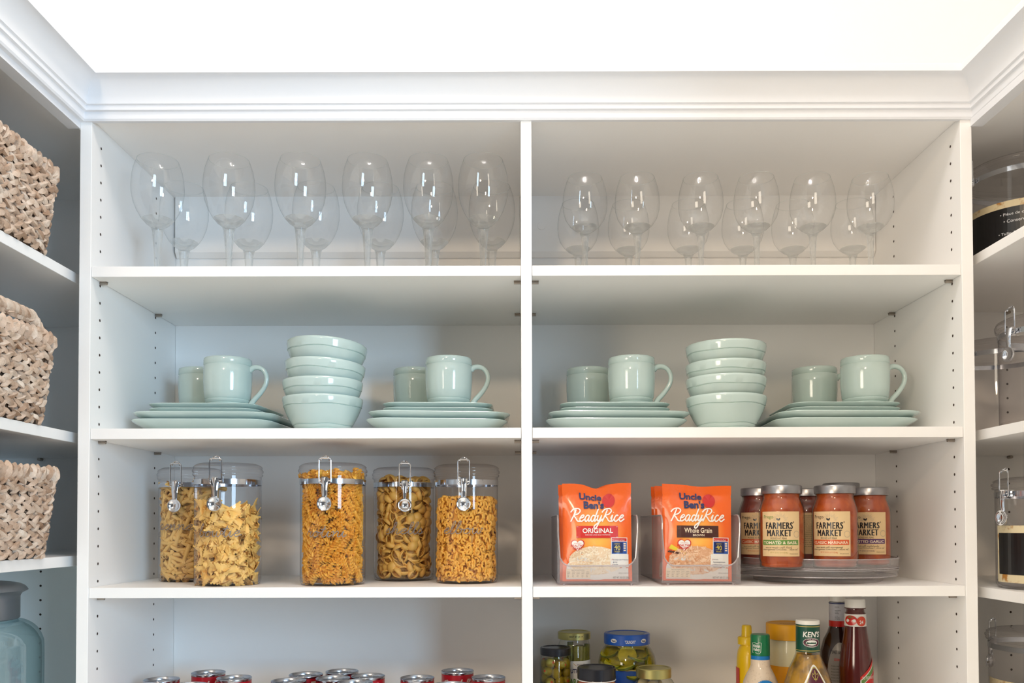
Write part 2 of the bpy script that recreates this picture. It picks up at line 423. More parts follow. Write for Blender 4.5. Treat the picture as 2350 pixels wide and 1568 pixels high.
# side units ----------------------------------------------------------------
def side_unit(sx, xf, xw, shelves, label, parentname='shelving_unit'):
    u = thing(parentname, label, 'shelving', (0, 0, 0))
    x0, x1 = min(xf, xw), max(xf, xw)
    yn = -1.28
    mb = MB().box(x0, x1, BK, BK + .019, 0, E(TOP))
    hx = [xw + sx * .095, xf - sx * .037]
    hole_discs(mb, 1, BK, hx, HZ[8:-2], 'y')
    mb.build('side_panel', [WHITE, HOLE], u, smooth=False)
    MB().box(x0, x1, yn - .019, yn, 0, E(TOP)).build('side_panel', WHITE, u, smooth=False)
    MB().box(min(xw, xw - sx * .012), max(xw, xw - sx * .012), yn, BK, 0, E(TOP)).build('back_panel', WHITE, u, smooth=False)
    MB().box(x0, x1, yn - .019, BK, E(TOP), E(TOP + .019)).build('top_panel', WHITE, u, smooth=False)
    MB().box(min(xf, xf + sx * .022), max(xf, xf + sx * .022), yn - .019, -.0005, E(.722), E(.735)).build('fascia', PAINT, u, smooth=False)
    for z in shelves:
        s = bevel(MB().box(x0 + .001, x1 - .001, yn, BK - .0005, z - .019, z).build('shelf', WHITE, u, smooth=False), .0008)
        for x in hx:
            MB().tube([(x, BK, z - .0222), (x, BK - .013, z - .0222)], .0036, 10).build('shelf_pin', PIN, s)
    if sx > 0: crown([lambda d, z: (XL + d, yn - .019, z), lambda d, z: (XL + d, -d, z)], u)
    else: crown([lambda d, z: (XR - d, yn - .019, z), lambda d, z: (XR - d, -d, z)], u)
    return u
side_unit(1, SIDE_L, WL, [E(.469), E(.174), E(-.0525), E(-.455), E(-.8), E(-1.2)], 'white shelving unit holding the woven baskets, beside the penne end of the pantry')
side_unit(-1, SIDE_R, WR, [E(.499), E(.174), E(-.113), E(-.402), E(-.8), E(-1.2)], 'white shelving unit holding the big labelled canisters, beside the sauce jars end')

# ================================================================= top shelf: wine glasses
def wine_glass(label, tall):
    g = thing('wine_glass', label, 'wine glass')
    if tall:
        zb, H = .098, .227
        bowl = [(.013, .100), (.021, .106), (.030, .116), (.038, .130), (.0440, .146), (.0472, .163), (.0478, .176), (.0468, .192), (.0440, .208), (.0395, .222), (.0372, .228)]
        cup = [(.013, .099), (.021, .1055), (.0285, .114), (.024, .116), (.016, .111), (.008, .107), (0, .105)]
        stem = [(.0062, .004), (.0052, .012), (.0058, .03), (.0070, .055), (.0088, .078), (.0100, .092), (.0122, .0985), (.013, .1)]
        fr = .038
    else:
        zb, H = .086, .191
        bowl = [(.012, .088), (.020, .093), (.029, .101), (.0375, .114), (.0415, .128), (.0425, .141), (.0418, .155), (.0395, .169), (.0355, .183), (.0325, .191)]
        cup = [(.012, .087), (.020, .0925), (.0255, .098), (.019, .100), (.010, .096), (0, .0945)]
        stem = [(.0058, .004), (.0046, .012), (.0048, .03), (.0056, .05), (.0066, .068), (.0076, .080), (.0108, .0865), (.012, .088)]
        fr = .034
    b = MB().lathe([(bowl[0][0] * .4, bowl[0][1] - .001)] + bowl, 48).build('bowl', GLASSM, g, sharp=60)
    MB().tube([((bowl[-1][0]) * math.cos(a), bowl[-1][0] * math.sin(a), H) for a in [2 * PI * i / 48 for i in range(48)]], .0006, 6, closed=True).build('rim', GLASSRIM, b)
    s = MB().lathe([(0, .0035)] + stem + cup[1:], 32).build('stem', GLASSB, g, sharp=50)
    MB().lathe([(0, .0), (fr - .001, .0), (fr, .001), (fr - .001, .0018), (.02, .003), (.009, .0042), (.0058, .006), (0, .006)], 40).build('foot', GLASSB, g, sharp=50)
    return g
FR_L = [(361, 'first'), (525, 'second'), (689, 'third'), (843, 'fourth'), (983, 'fifth'), (1109, 'sixth')]
BK_L = [422, 571, 725, 873, 997, 1129]
FR_R = [1343, 1463, 1609, 1737, 1866, 1999]
BK_R = [1327, 1443, 1580, 1705, 1820, 1957]
lab_FL = ['large wine glass in the front row, nearest the tall upright beside the woven baskets', 'large wine glass in the front row, second from the basket side', 'large wine glass in the front row directly above the aqua bowl stack, third along',
          'large wine glass in the front row, fourth from the basket side', 'large front-row wine glass, second from the centre divider', 'large front-row wine glass closest to the centre divider']
lab_BL = ['large wine glass in the back row, farthest from the divider', 'large back-row wine glass, second from the basket side', 'large back-row wine glass, third from the basket side',
          'large back-row wine glass, third from the divider', 'large back-row wine glass, second from the divider', 'large back-row wine glass closest to the centre divider']
lab_FR = ['small round wine glass in the front row next to the centre divider', 'small round wine glass, second from the divider in the front row, slightly lower', 'small round wine glass, third from the divider in the front row',
          'small round wine glass with the brightest lamp reflections, fourth in the front row', 'small round wine glass, fifth in the front row', 'small round wine glass in the front row nearest the canister side']
lab_BR = ['small round back-row wine glass next to the centre divider', 'small round back-row wine glass, second from the divider', 'small round back-row wine glass, third from the divider',
          'small round back-row wine glass, fourth from the divider', 'small round back-row wine glass, fifth from the divider', 'small round back-row wine glass nearest the canister side']
def glass_row(tall, pxs, labs, Y, group, src):
    for i, (px, lb) in enumerate(zip(pxs, labs)):
        p = at(px, 610, Y + rnd.uniform(-.004, .004))
        loc = (p.x, p.y, E(ZS[1]))
        if src is None:
            src = wine_glass(lb, tall); src.location = loc; src['group'] = group
        else: dup(src, loc, rnd.uniform(0, 3), lb, group)
    return src
big = glass_row(True, [p for p, _ in FR_L], lab_FL, .085, 'large wine glasses in the front row', None)
glass_row(True, BK_L, lab_BL, .215, 'large wine glasses in the back row', big)
small = glass_row(False, FR_R, lab_FR, .085, 'small wine glasses in the front row', None)
glass_row(False, BK_R, lab_BR, .215, 'small wine glasses in the back row', small)

# ================================================================= crockery
def rsq(a, k, n=64):
    """rounded square outline, half side a, corner radius k*a"""
    out = []; r = a * k; c = a - r; m = n // 4
    for q in range(4):
        qa = q * PI / 2
        cx, cy = c * (1 if q in (0, 3) else -1), c * (1 if q in (0, 1) else -1)
        for i in range(m):
            t = qa + PI / 2 * i / (m - 1); out.append((cx + r * math.cos(t), cy + r * math.sin(t)))
    return out
def plate_mesh(half, h):
    rings = [(.60, 0, .45), (.62, .0, .45), (.66, .10, .42), (.80, .30, .38), (.93, .66, .34), (.985, .86, .32), (1.0, .95, .32), (.995, 1.0, .32), (.975, .995, .32), (.93, .80, .34), (.80, .46, .38), (.72, .34, .4), (.5, .30, .5)]
    mb = MB(); n = 64; v = []; f = []
    for s, z, k in rings:
        o = rsq(half * s, k, n)
        for i, (x, y) in enumerate(o):
            w = 1 + .006 * math.sin(3 * math.atan2(y, x) + 1) * z
            v.append((x * w, y * w, z * h * (1 + .03 * math.sin(2 * math.atan2(y, x)) * z)))
    for j in range(len(rings) - 1):
        for i in range(n): f.append((j * n + i, j * n + (i + 1) % n, (j + 1) * n + (i + 1) % n, (j + 1) * n + i))
    f.append(tuple(range(n))); f.append(tuple(range((len(rings) - 1) * n, len(rings) * n)))
    return mb.add(v, f)
def plate(name, half, h, label, cat):
    o = plate_mesh(half, h).build(name, GLAZE, sharp=60)
    return tag(o, label, cat)
Z2 = E(ZS[2])
STK = [(-.607, .210, -2, 'the stack at the basket side'), (-.160, .210, 1.5, 'the stack beside the centre divider'), (.193, .212, -2.0, 'the stack just past the divider'), (.638, .215, -3, 'the stack at the canister side')]
dp = sp = None
for i, (x, y, rz, wh) in enumerate(STK):
    for k in range(2):
        lb = ('aqua square dinner plate at the very bottom of ' if k == 0 else 'aqua square dinner plate, second from the bottom in ') + wh
        loc = (x + (0, .003)[k], y + (0, -.002)[k], Z2 + .0135 * k); rot = (0, 0, R(rz + (0, 1.5)[k]))
        if dp is None: dp = plate('dinner_plate', .137, .027, lb, 'plate'); dp.location = loc; dp.rotation_euler = rot; dp['group'] = 'square dinner plates'
        else:
            o = dup(dp, loc, rot[2], lb, 'square dinner plates')
    for k in range(2):
        lb = ('aqua square salad plate, lower of the two on ' if k == 0 else 'aqua square salad plate on top of ') + wh + (' under the mugs' if k else '')
        loc = (x + (-.004, .002, -.002, .003)[i] + (0, .001)[k], y - .004, Z2 + .0295 + .0095 * k); rot = (0, 0, R(rz * .7 + (0, -1)[k]))
        if sp is None: sp = plate('salad_plate', .1075, .0215, lb, 'plate'); sp.location = loc; sp.rotation_euler = rot; sp['group'] = 'square salad plates'
        else: dup(sp, loc, rot[2], lb, 'square salad plates')
MUGZ = Z2 + .0295 + .0095 + .0215 * .30 + .0002

def mug(label):
    g = thing('mug', label, 'mug')
    pr = [(0, .0), (.030, 0), (.0335, .002), (.0350, .006), (.0372, .011), (.0361, .0122), (.0384, .0138), (.0402, .0176), (.0392, .0188), (.0412, .0204), (.0426, .0252), (.0416, .0264), (.0434, .0282),
          (.0452, .045), (.0462, .062), (.0464, .078), (.0460, .0922), (.0448, .0936), (.0459, .0950), (.0458, .103), (.0452, .1065), (.0440, .1075), (.0428, .106), (.0425, .095), (.0425, .05), (.039, .02), (.030, .008), (0, .007)]
    MB().lathe(pr, 56).build('body', GLAZE, g, sharp=50)
    P = [(.0435, .085), (.050, .0905), (.060, .0915), (.070, .087), (.0765, .077), (.0775, .065), (.073, .052), (.063, .038), (.052, .026), (.0445, .014), (.0415, .008)]
    pts = smooth_line([(a, 0, b) for a, b in P], 4)
    n = len(pts); rr = [.0060 - .0016 * math.sin(PI * min(i / n * 1.1, 1)) for i in range(n)]
    MB().tube(pts, rr, 12).build('handle', GLAZE, g, sharp=80)
    return g
MUGS = [(523, .150, 'bluish mug at the front of ', 0), (463, .262, 'mug half hidden behind the front mug on ', 0), (1030, .150, 'mug at the front of ', 1), (953, .268, 'mug standing behind on ', 1),
        (1449, .150, 'mug at the front of ', 2), (1350, .268, 'mug standing behind on ', 2), (1985, .155, 'mug at the front of ', 3), (1869, .268, 'mug standing behind on ', 3)]
m0 = None
for px, y, lb, k in MUGS:
    p = at(px, 870, y); lb = 'aqua ' + lb + STK[k][3]
    if m0 is None: m0 = mug(lb); m0.location = (p.x, y, MUGZ); m0['group'] = 'aqua mugs on plates'; m0.rotation_euler = (0, 0, R(-2))
    else: dup(m0, (p.x, y, MUGZ), R(-2 if y < .2 else -14), lb, 'aqua mugs on plates')

def bowl(label):
    pr = [(0, 0), (.042, 0), (.0450, .001), (.0485, .006), (.0513, .0095), (.0502, .0107), (.0533, .0122), (.0558, .0165), (.0547, .0177), (.0580, .0192), (.0640, .0300), (.0690, .0400), (.0738, .0520), (.0727, .0531), (.0749, .0543),
          (.0772, .0660), (.0770, .0700), (.0755, .0712), (.0738, .0695), (.0715, .058), (.066, .042), (.056, .024), (.042, .012), (0, .009)]
    n = 72; mb = MB().lathe(pr, n)
    for i, (x, y, z) in enumerate(mb.v):        # hand-thrown wobble of the grooves
        a = math.atan2(y, x); w = .0012 * math.sin(5 * a + 1) * math.sin(PI * min(z / .07, 1)) if z > .004 and z < .066 else 0
        mb.v[i] = (x, y, z + w)
    o = mb.build('bowl', GLAZE, sharp=50); return tag(o, label, 'bowl', 'nested aqua bowls')
b0 = None
for k, px in enumerate((741, 1666)):
    wh = 'in the leaning stack above the rotini canister' if k == 0 else 'in the straight stack above the rice pouches'
    p = at(px, 950, .128); zz = 0.
    names = ['bottom aqua bowl ', 'second aqua bowl from the bottom ', 'third aqua bowl from the bottom ', 'topmost aqua bowl ']
    offs = [((0, 0, 0, 0), (.0, 0, .033, 0), (.001, 0, .067, 3.5), (.004, 0, .105, 4.5)), ((0, 0, 0, 0), (0, 0, .0365, 0), (0, 0, .0645, 0), (.0005, 0, .101, 0))][k]
    for j, (dx, dy, dz, tl) in enumerate(offs):
        loc = (p.x + dx, .128 + dy, Z2 + dz); rot = (0, R(tl), R(17 * j))
        if b0 is None: b0 = bowl(names[j] + wh); b0.location = loc; b0.rotation_euler = rot
        else: dup(b0, loc, 0, names[j] + wh, 'nested aqua bowls', rot=rot)

# ================================================================= pasta canisters
PEN = mat('penne_dough', (236, 196, 122), .55, sss=.0, island=[(226, 182, 104), (240, 203, 132), (232, 190, 112)])
FAR = mat('farfalle_dough', (246, 196, 104), .5, island=[(238, 178, 80), (250, 204, 116), (244, 190, 94)])
ROT = mat('rotini_dough', (240, 180, 70), .5, island=[(228, 160, 46), (246, 188, 76), (236, 172, 58)])
SHE = mat('shell_dough', (228, 176, 82), .5, island=[(214, 158, 60), (232, 180, 88), (222, 168, 72)])
ELB = mat('elbow_dough', (244, 182, 76), .5, island=[(234, 166, 54), (248, 190, 86), (240, 176, 64)])
DECAL = mat('grey_vinyl', (128, 118, 112), .6)
Z3 = E(ZS[3])

def wire_loop(w, h, r, y, zc, mi=0, crimp=True):
    pts = []
    for cx, cz, a in ((w / 2 - .004, h / 2 - .004, 0), (-w / 2 + .004, h / 2 - .004, 90), (-w / 2 + .004, -h / 2 + .004, 180), (w / 2 - .004, -h / 2 + .004, 270)):
        for k in range(5):
            t = R(a + k * 22.5); pts.append((cx + .004 * math.cos(t), y, zc + cz + .004 * math.sin(t)))
    return pts
def canister_mesh(parent, Rr, H, lift=0.):
    """clear canister, lid, steel band and clamp facing -y"""
    zb = H * .825
    body = MB().lathe([(0, .0), (Rr * .90, .0), (Rr * .96, .0015), (Rr, .008), (Rr, H * .895), (Rr * 1.035, H * .90), (Rr * 1.05, H * .91), (Rr * 1.035, H * .92)], 64)
    body.lathe([(0, .0035), (Rr * .90, .0035), (Rr * .965, .007), (Rr * .975, .014)], 64)
    body.build('body', ACRYL, parent, sharp=60)
    MB().lathe([(Rr * 1.03, H * .925), (Rr * 1.055, H * .93), (Rr * 1.06, H * .945), (Rr * 1.03, H * .955), (Rr * 1.02, H * .965), (Rr * 1.035, H * .972), (Rr * .99, H * .985), (Rr * .90, H * .997), (Rr * .86, H), (0, H * 1.0)], 64).build('lid', ACRYL, parent, sharp=60)
    MB().lathe([(Rr + .0002, zb), (Rr + .0012, zb), (Rr + .0012, zb + .0095), (Rr + .0002, zb + .0095)], 64).build('band', STEEL, parent)
    y = -Rr - .0075
    w = MB().tube(wire_loop(.0215, .046, .001, y, zb + .0225), .00125, 8, closed=True)
    arc = [(-.0075, y + .001, zb + .042), (-.0055, y + .003, zb + .0475), (0, y + .0045, zb + .050), (.0055, y + .003, zb + .0475), (.0075, y + .001, zb + .042)]
    w.tube(smooth_line(arc, 4), .0013, 8)
    w.build('wire_bail', CHROME, parent)
    c = MB().box(-.0052, .0052, y - .003, y + .0065, zb - .004, zb + .012)
    c.tube([(-.0095, y - .001, zb + .005), (.0115, y - .001, zb + .005)], .0014, 8)
    c.build('hinge', CHROME, parent)
    lv = MB(); v = []; f = []
    N = 9; M_ = 6
    for i in range(N + 1):                       # curved lever blade
        t = i / N; z = zb + .010 - t * .036; yy = y - .0045 - .002 * math.sin(PI * t); hw = .0070 - .0020 * t
        for j in range(M_ + 1):
            u = -1 + 2 * j / M_; v.append((u * hw, yy + .0022 * u * u, z))
    for i in range(N):
        for j in range(M_): a = i * (M_ + 1) + j; f.append((a, a + 1, a + M_ + 2, a + M_ + 1))
    lv.add(v, f)
    M4 = Matrix.Translation((0, y - .0035, zb - .037)) @ Matrix.Rotation(R(90), 4, 'X')
    lv.lathe([(0, -.0012), (.005, -.0008), (.0090, .0014), (.0110, .0032), (.0132, .0034), (.0137, .0018), (.0132, .0), (.009, -.0024), (0, -.0040)], 32, xf=M4)
    lv.build('lever', CHROME, parent, sharp=50)

JARS = [('penne', 437, .200, (0, 9, -.005), .188, 'lettered penne, half hidden behind the bow tie canister'), ('bowtie', 523, .080, (0, 0, 0), .140, 'lettered bowtie, two thirds full'),
        ('rotini', 764, .080, (0, 0, 0), .203, 'lettered rotini, standing alone in the middle'), ('shells', 927, .205, (0, 9, 0), .199, 'lettered shells, set back behind the elbow canister'), ('elbow', 1071, .125, (0, -2, 0), .160, 'lettered elbow, nearest the centre divider')]
RJ, HJ = .0605, .227
can0 = None; CANPOS = {}
for nm, px, Y, ang, fill, desc in JARS:
    p = at(px, 1250, Y); lb = 'tall clear canister with clamp lid ' + desc
    if can0 is None:
        can0 = thing('pasta_canister', lb, 'canister', (p.x, Y, Z3), 0, 'pasta canisters'); canister_mesh(can0, RJ, HJ); c = can0
        KIDS[can0.name] = [(q, []) for q in can0.children]
    else: c = dup(can0, (p.x, Y, Z3), 0, lb, 'pasta canisters')
    c.rotation_euler = (0, 0, R({'penne': -3, 'bowtie': 0, 'rotini': 0, 'shells': 9, 'elbow': -1}[nm]))
    CANPOS[nm] = (p.x, Y)
    fn = cyl(RJ + .0006)
    x0, x1, zb, xh = {'penne': (-.046, .030, .103, .0105), 'bowtie': (-.038, .042, .091, .0105), 'rotini': (-.040, .036, .090, .0105), 'shells': (-.040, .038, .094, .0105), 'elbow': (-.044, .034, .095, .0105)}[nm]
    MB().script(nm, fn, x0, x1, zb, xh, .0016, 0).build('lettering', DECAL, c, smooth=False)

def piece(kind):
    mb = MB()
    if kind == 'penne':
        for r, fl in ((.0042, 1), (.0033, -1)):
            v = []; f = []; n = 12
            for k in range(n):
                a = 2 * PI * k / n; x, y = r * math.cos(a), r * math.sin(a)
                v += [(-.019 + y * 1.0, x, y), (.019 + y * 1.0, x, y)]
            for k in range(n): a, b = 2 * k, 2 * ((k + 1) % n); f.append((a, a + 1, b + 1, b))
            mb.add(v, f)
        n = 12
        for e in (0, 1):
            mb.f += [(2 * k + e, 2 * ((k + 1) % n) + e, 24 + 2 * ((k + 1) % n) + e, 24 + 2 * k + e) for k in range(n)]; mb.m += [0] * n
    elif kind == 'rotini':
        v = []; f = []; nr = 26; n = 12
        for i in range(nr):
            t = i / (nr - 1); tw = t * 2 * PI * 1.9
            for k in range(n):
                a = 2 * PI * k / n; r = .0024 + .0036 * max(0, math.cos(3 * a)) ** 1.2
                v.append((-.0165 + .033 * t, r * math.cos(a + tw), r * math.sin(a + tw)))
        for i in range(nr - 1):
            for k in range(n): f.append((i * n + k, i * n + (k + 1) % n, (i + 1) * n + (k + 1) % n, (i + 1) * n + k))
        f.append(tuple(range(n))); f.append(tuple(range((nr - 1) * n, nr * n)))
        mb.add(v, f)
    elif kind == 'bowtie':
        nx, ny = 16, 12; v = []; f = []
        for i in range(nx + 1):
            s = -1 + 2 * i / nx; hw = .0075 + .0085 * abs(s) ** .8
            for j in range(ny + 1):
                u = -1 + 2 * j / ny
                x = s * .0195 + (.0013 * (1 if j % 2 else -1) * (1 if s > 0 else -1) if abs(s) == 1 else 0)
                z = .0042 * math.cos(u * PI * 1.0) * (1 - abs(s)) ** 1.3 * (1 if abs(u) < .6 else .6) + .0018 * s * s * math.sin(u * 2.2) + .0025 * s * s
                v.append((x, u * hw * (.62 + .38 * abs(s)), z))
        for i in range(nx):
            for j in range(ny): a = i * (ny + 1) + j; f.append((a, a + 1, a + ny + 2, a + ny + 1))
        mb.add(v, f)
    elif kind == 'shells':
        nu, nv = 14, 14; v = []; f = []
        for i in range(nu + 1):
            t = i / nu; x = -.0125 + .025 * t
            r = .0098 * (math.sin(PI * (t * .93 + .035))) ** .6
            for j in range(nv + 1):
                a = R(28 + 304 * j / nv)
                rr = r * (1 + .02 * math.cos(16 * a))
                v.append((x, rr * math.sin(a) * 1.05, -rr * math.cos(a) * .0 + rr * math.cos(a) * -.9))
        for i in range(nu):
            for j in range(nv): a = i * (nv + 1) + j; f.append((a, a + 1, a + nv + 2, a + nv + 1))
        mb.add(v, f)
    else:
        pts = [(.0042 * math.cos(R(a)), .0042 * math.sin(R(a)), 0) for a in range(-105, 106, 21)]
        mb.tube(pts, .0022, 8, caps=False); mb.tube(pts, .0013, 6, caps=False)
    return mb
SPEC = {'penne': (PEN, .0045, .0112, 'penne', 'pale penne tube packed inside the canister lettered penne'), 'bowtie': (FAR, .006, .0160, 'farfalle', 'crimped bow tie pasta piece inside the canister lettered bowtie'),
        'rotini': (ROT, .006, .0103, 'rotini', 'golden corkscrew pasta piece inside the canister lettered rotini'), 'shells': (SHE, .0088, .0132, 'pasta_shell', 'golden pasta shell inside the canister lettered shells'),
        'elbow': (ELB, .0025, .0068, 'elbow_macaroni', 'small curved macaroni piece inside the canister lettered elbow')}
for nm, px, Y, ang, fill, desc in JARS:
    m_, pr, gap, oname, lb = SPEC[nm]
    me = piece(nm).build(oname, m_, sharp=40)
    cx, cy = CANPOS[nm]; rr = random.Random(sum(map(ord, nm)))
    Ri = RJ * .975 - .001
    pts = []
    tries = 0; cell = gap
    while tries < 9000 and len(pts) < 300:       # side layer against the front wall, then the heap on top
        tries += 1
        if tries % 5 == 0:
            q = math.sqrt(rr.random()) * (Ri - pr * (1.6 if nm != 'bowtie' else 3.4)); a = rr.uniform(0, 2 * PI)
            z = fill + .004 * math.sin(a * 2) + rr.uniform(-.003, .002); P = (q * math.cos(a), q * math.sin(a), z); top = True
        else:
            a = rr.uniform(R(-90 - 105), R(-90 + 105)); q = Ri - pr - .0006 - (rr.random() ** 2) * .004
            z = rr.uniform(.0045 + pr * .9, fill); P = (q * math.cos(a), q * math.sin(a), z); top = False
        if all((P[0] - o[0]) ** 2 + (P[1] - o[1]) ** 2 + (P[2] - o[2]) ** 2 > cell * cell for o, *_ in pts): pts.append((P, a, top))
    first = True
    core = []
    rc = Ri - pr * 2 - .001
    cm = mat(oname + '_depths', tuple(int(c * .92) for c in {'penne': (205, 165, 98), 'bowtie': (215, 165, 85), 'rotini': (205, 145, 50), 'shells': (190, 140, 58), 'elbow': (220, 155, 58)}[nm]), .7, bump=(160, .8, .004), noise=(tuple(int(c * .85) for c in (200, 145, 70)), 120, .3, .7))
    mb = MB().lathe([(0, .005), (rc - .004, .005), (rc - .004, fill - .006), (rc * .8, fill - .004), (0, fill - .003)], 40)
    src = piece(nm); nin = {'penne': 150, 'bowtie': 70, 'rotini': 170, 'shells': 150, 'elbow': 620}[nm]
    for k in range(nin):                         # second layer of pieces, just behind the outer ones
        a = rr.uniform(R(-190), R(10)); q = Ri - pr * (2.2 if nm != 'elbow' else rr.choice((1.2, 1.9, 2.6))) - .001; z = rr.uniform(.006 + pr, fill - .003)
        if nm == 'elbow' and rr.random() < .12: q = Ri * math.sqrt(rr.random()) * .9; z = fill
        E_ = Euler((rr.uniform(-.5, .5) + rr.choice((0, PI)), rr.uniform(-1.2, 1.2), a + PI / 2))
        if nm == 'elbow': E_ = Euler((PI / 2 + rr.uniform(-.4, .4), rr.uniform(0, 6.28), a + PI / 2), 'YXZ')
        mb.add(src.v, src.f, 0, Matrix.Translation((q * math.cos(a), q * math.sin(a), z)) @ E_.to_matrix().to_4x4())
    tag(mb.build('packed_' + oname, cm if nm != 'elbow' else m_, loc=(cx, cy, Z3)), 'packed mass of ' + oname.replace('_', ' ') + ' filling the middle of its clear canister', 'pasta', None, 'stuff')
    half = {'penne': .019, 'bowtie': .019, 'rotini': .0165, 'shells': .0145, 'elbow': .006}[nm]
    for P, a, top in pts:
        radial = Vector((math.cos(a), math.sin(a), 0)) if not top else Vector((rr.uniform(-.3, .3), rr.uniform(-.3, .3), 1)).normalized()
        tang = Vector((-math.sin(a), math.cos(a), 0)) if not top else Vector((math.cos(a), math.sin(a), 0)).cross(radial).normalized()
        th = rr.uniform(0, PI)
        if nm == 'penne': th = rr.choice([0, .1, -.2, .5, -.5, 1.2, -.7]) + rr.uniform(-.15, .15)
        up = radial.cross(tang).normalized()
        # stay within the wall: long pieces lean inwards as they turn with the wall
        ax = (tang * math.cos(th) + up * math.sin(th)).normalized()
        if not top:
            P = (P[0] - radial.x * half * half * math.cos(th) ** 2 / (2 * Ri), P[1] - radial.y * half * half * math.cos(th) ** 2 / (2 * Ri), P[2])
            lim = half * abs(math.sin(th)) * .95
            P = (P[0], P[1], max(P[2], .005 + max(lim, pr * .8)))
        sd = radial.cross(ax).normalized()
        roll = rr.uniform(-.5, .5) if nm in ('bowtie',) else (rr.choice([0, PI, PI * .8, .2, PI, PI, PI * 1.15]) + rr.uniform(-.3, .3) if nm == 'shells' else rr.uniform(-.35, .35))
        if nm == 'penne' or nm == 'rotini': roll = rr.uniform(0, 6.28)
        s2 = sd * math.cos(roll) + radial * math.sin(roll); n2 = ax.cross(s2)
        M = Matrix.Identity(4)
        for k in range(3): M[k][0] = ax[k]; M[k][1] = s2[k]; M[k][2] = n2[k]
        M = Matrix.Translation((cx + P[0], cy + P[1], Z3 + P[2])) @ M
        o = me if first else me.copy()
        if not first: COL.objects.link(o)
        elif nm in ('shells', 'bowtie'):
            md = me.modifiers.new('thickness', 'SOLIDIFY'); md.thickness = .0009
        first = False
        o.matrix_world = M
        tag(o, lb, 'pasta', oname.replace('_', ' ') + ' pieces in the clear canister')

# ================================================================= rice pouches in clear bins
ORANGE = mat('orange_pouch_film', (232, 84, 22), .28, 0, .35, bump=(38, .35, .004))
nt = ORANGE.node_tree; bs = nt.nodes['Principled BSDF']
tc = nt.nodes.new('ShaderNodeTexCoord'); mp = nt.nodes.new('ShaderNodeMapping'); mp.inputs['Location'].default_value = (0, 0, -.080); mp.vector_type = 'POINT'
sc_ = nt.nodes.new('ShaderNodeVectorMath'); sc_.operation = 'MULTIPLY'; sc_.inputs[1].default_value = (19, 0, 13)
gr = nt.nodes.new('ShaderNodeTexGradient'); gr.gradient_type = 'SPHERICAL'
cr = nt.nodes.new('ShaderNodeValToRGB'); cr.color_ramp.elements[0].color = lin((244, 104, 30)); cr.color_ramp.elements[1].color = lin((255, 186, 84))
cr.color_ramp.elements[1].position = .85
nt.links.new(tc.outputs['Object'], mp.inputs[0]); nt.links.new(mp.outputs[0], sc_.inputs[0]); nt.links.new(sc_.outputs[0], gr.inputs[0]); nt.links.new(gr.outputs[1], cr.inputs[0]); nt.links.new(cr.outputs[0], bs.inputs['Base Color'])
def ink(name, c, r=.35): return mat('ink_' + name, c, r, 0, .2)
NAVY, WH, RED, CREAM, BLUE, YEL, BROWN, BLACKI, GREENI, TAN = ink('navy', (26, 38, 92)), ink('white', (240, 238, 232)), ink('red', (206, 36, 30)), ink('cream', (244, 226, 196)), ink('blue', (38, 84, 168)), ink('yellow', (232, 208, 60)), ink('brown', (72, 34, 26)), ink('black', (30, 28, 32)), ink('green', (96, 138, 62)), ink('tan', (214, 176, 128))
RICE = mat('ink_rice', (240, 218, 184), .5, island=[(226, 190, 146), (250, 236, 212), (238, 212, 172)])
RICEB = mat('ink_brown_rice', (230, 176, 130), .5, island=[(206, 140, 92), (244, 210, 178), (228, 172, 126)])
PUR = ink('purple', (84, 44, 96)); OR2 = ink('rust', (206, 84, 40)); GREY = ink('grey', (150, 146, 142)); GOLDI = ink('ochre', (176, 160, 84))

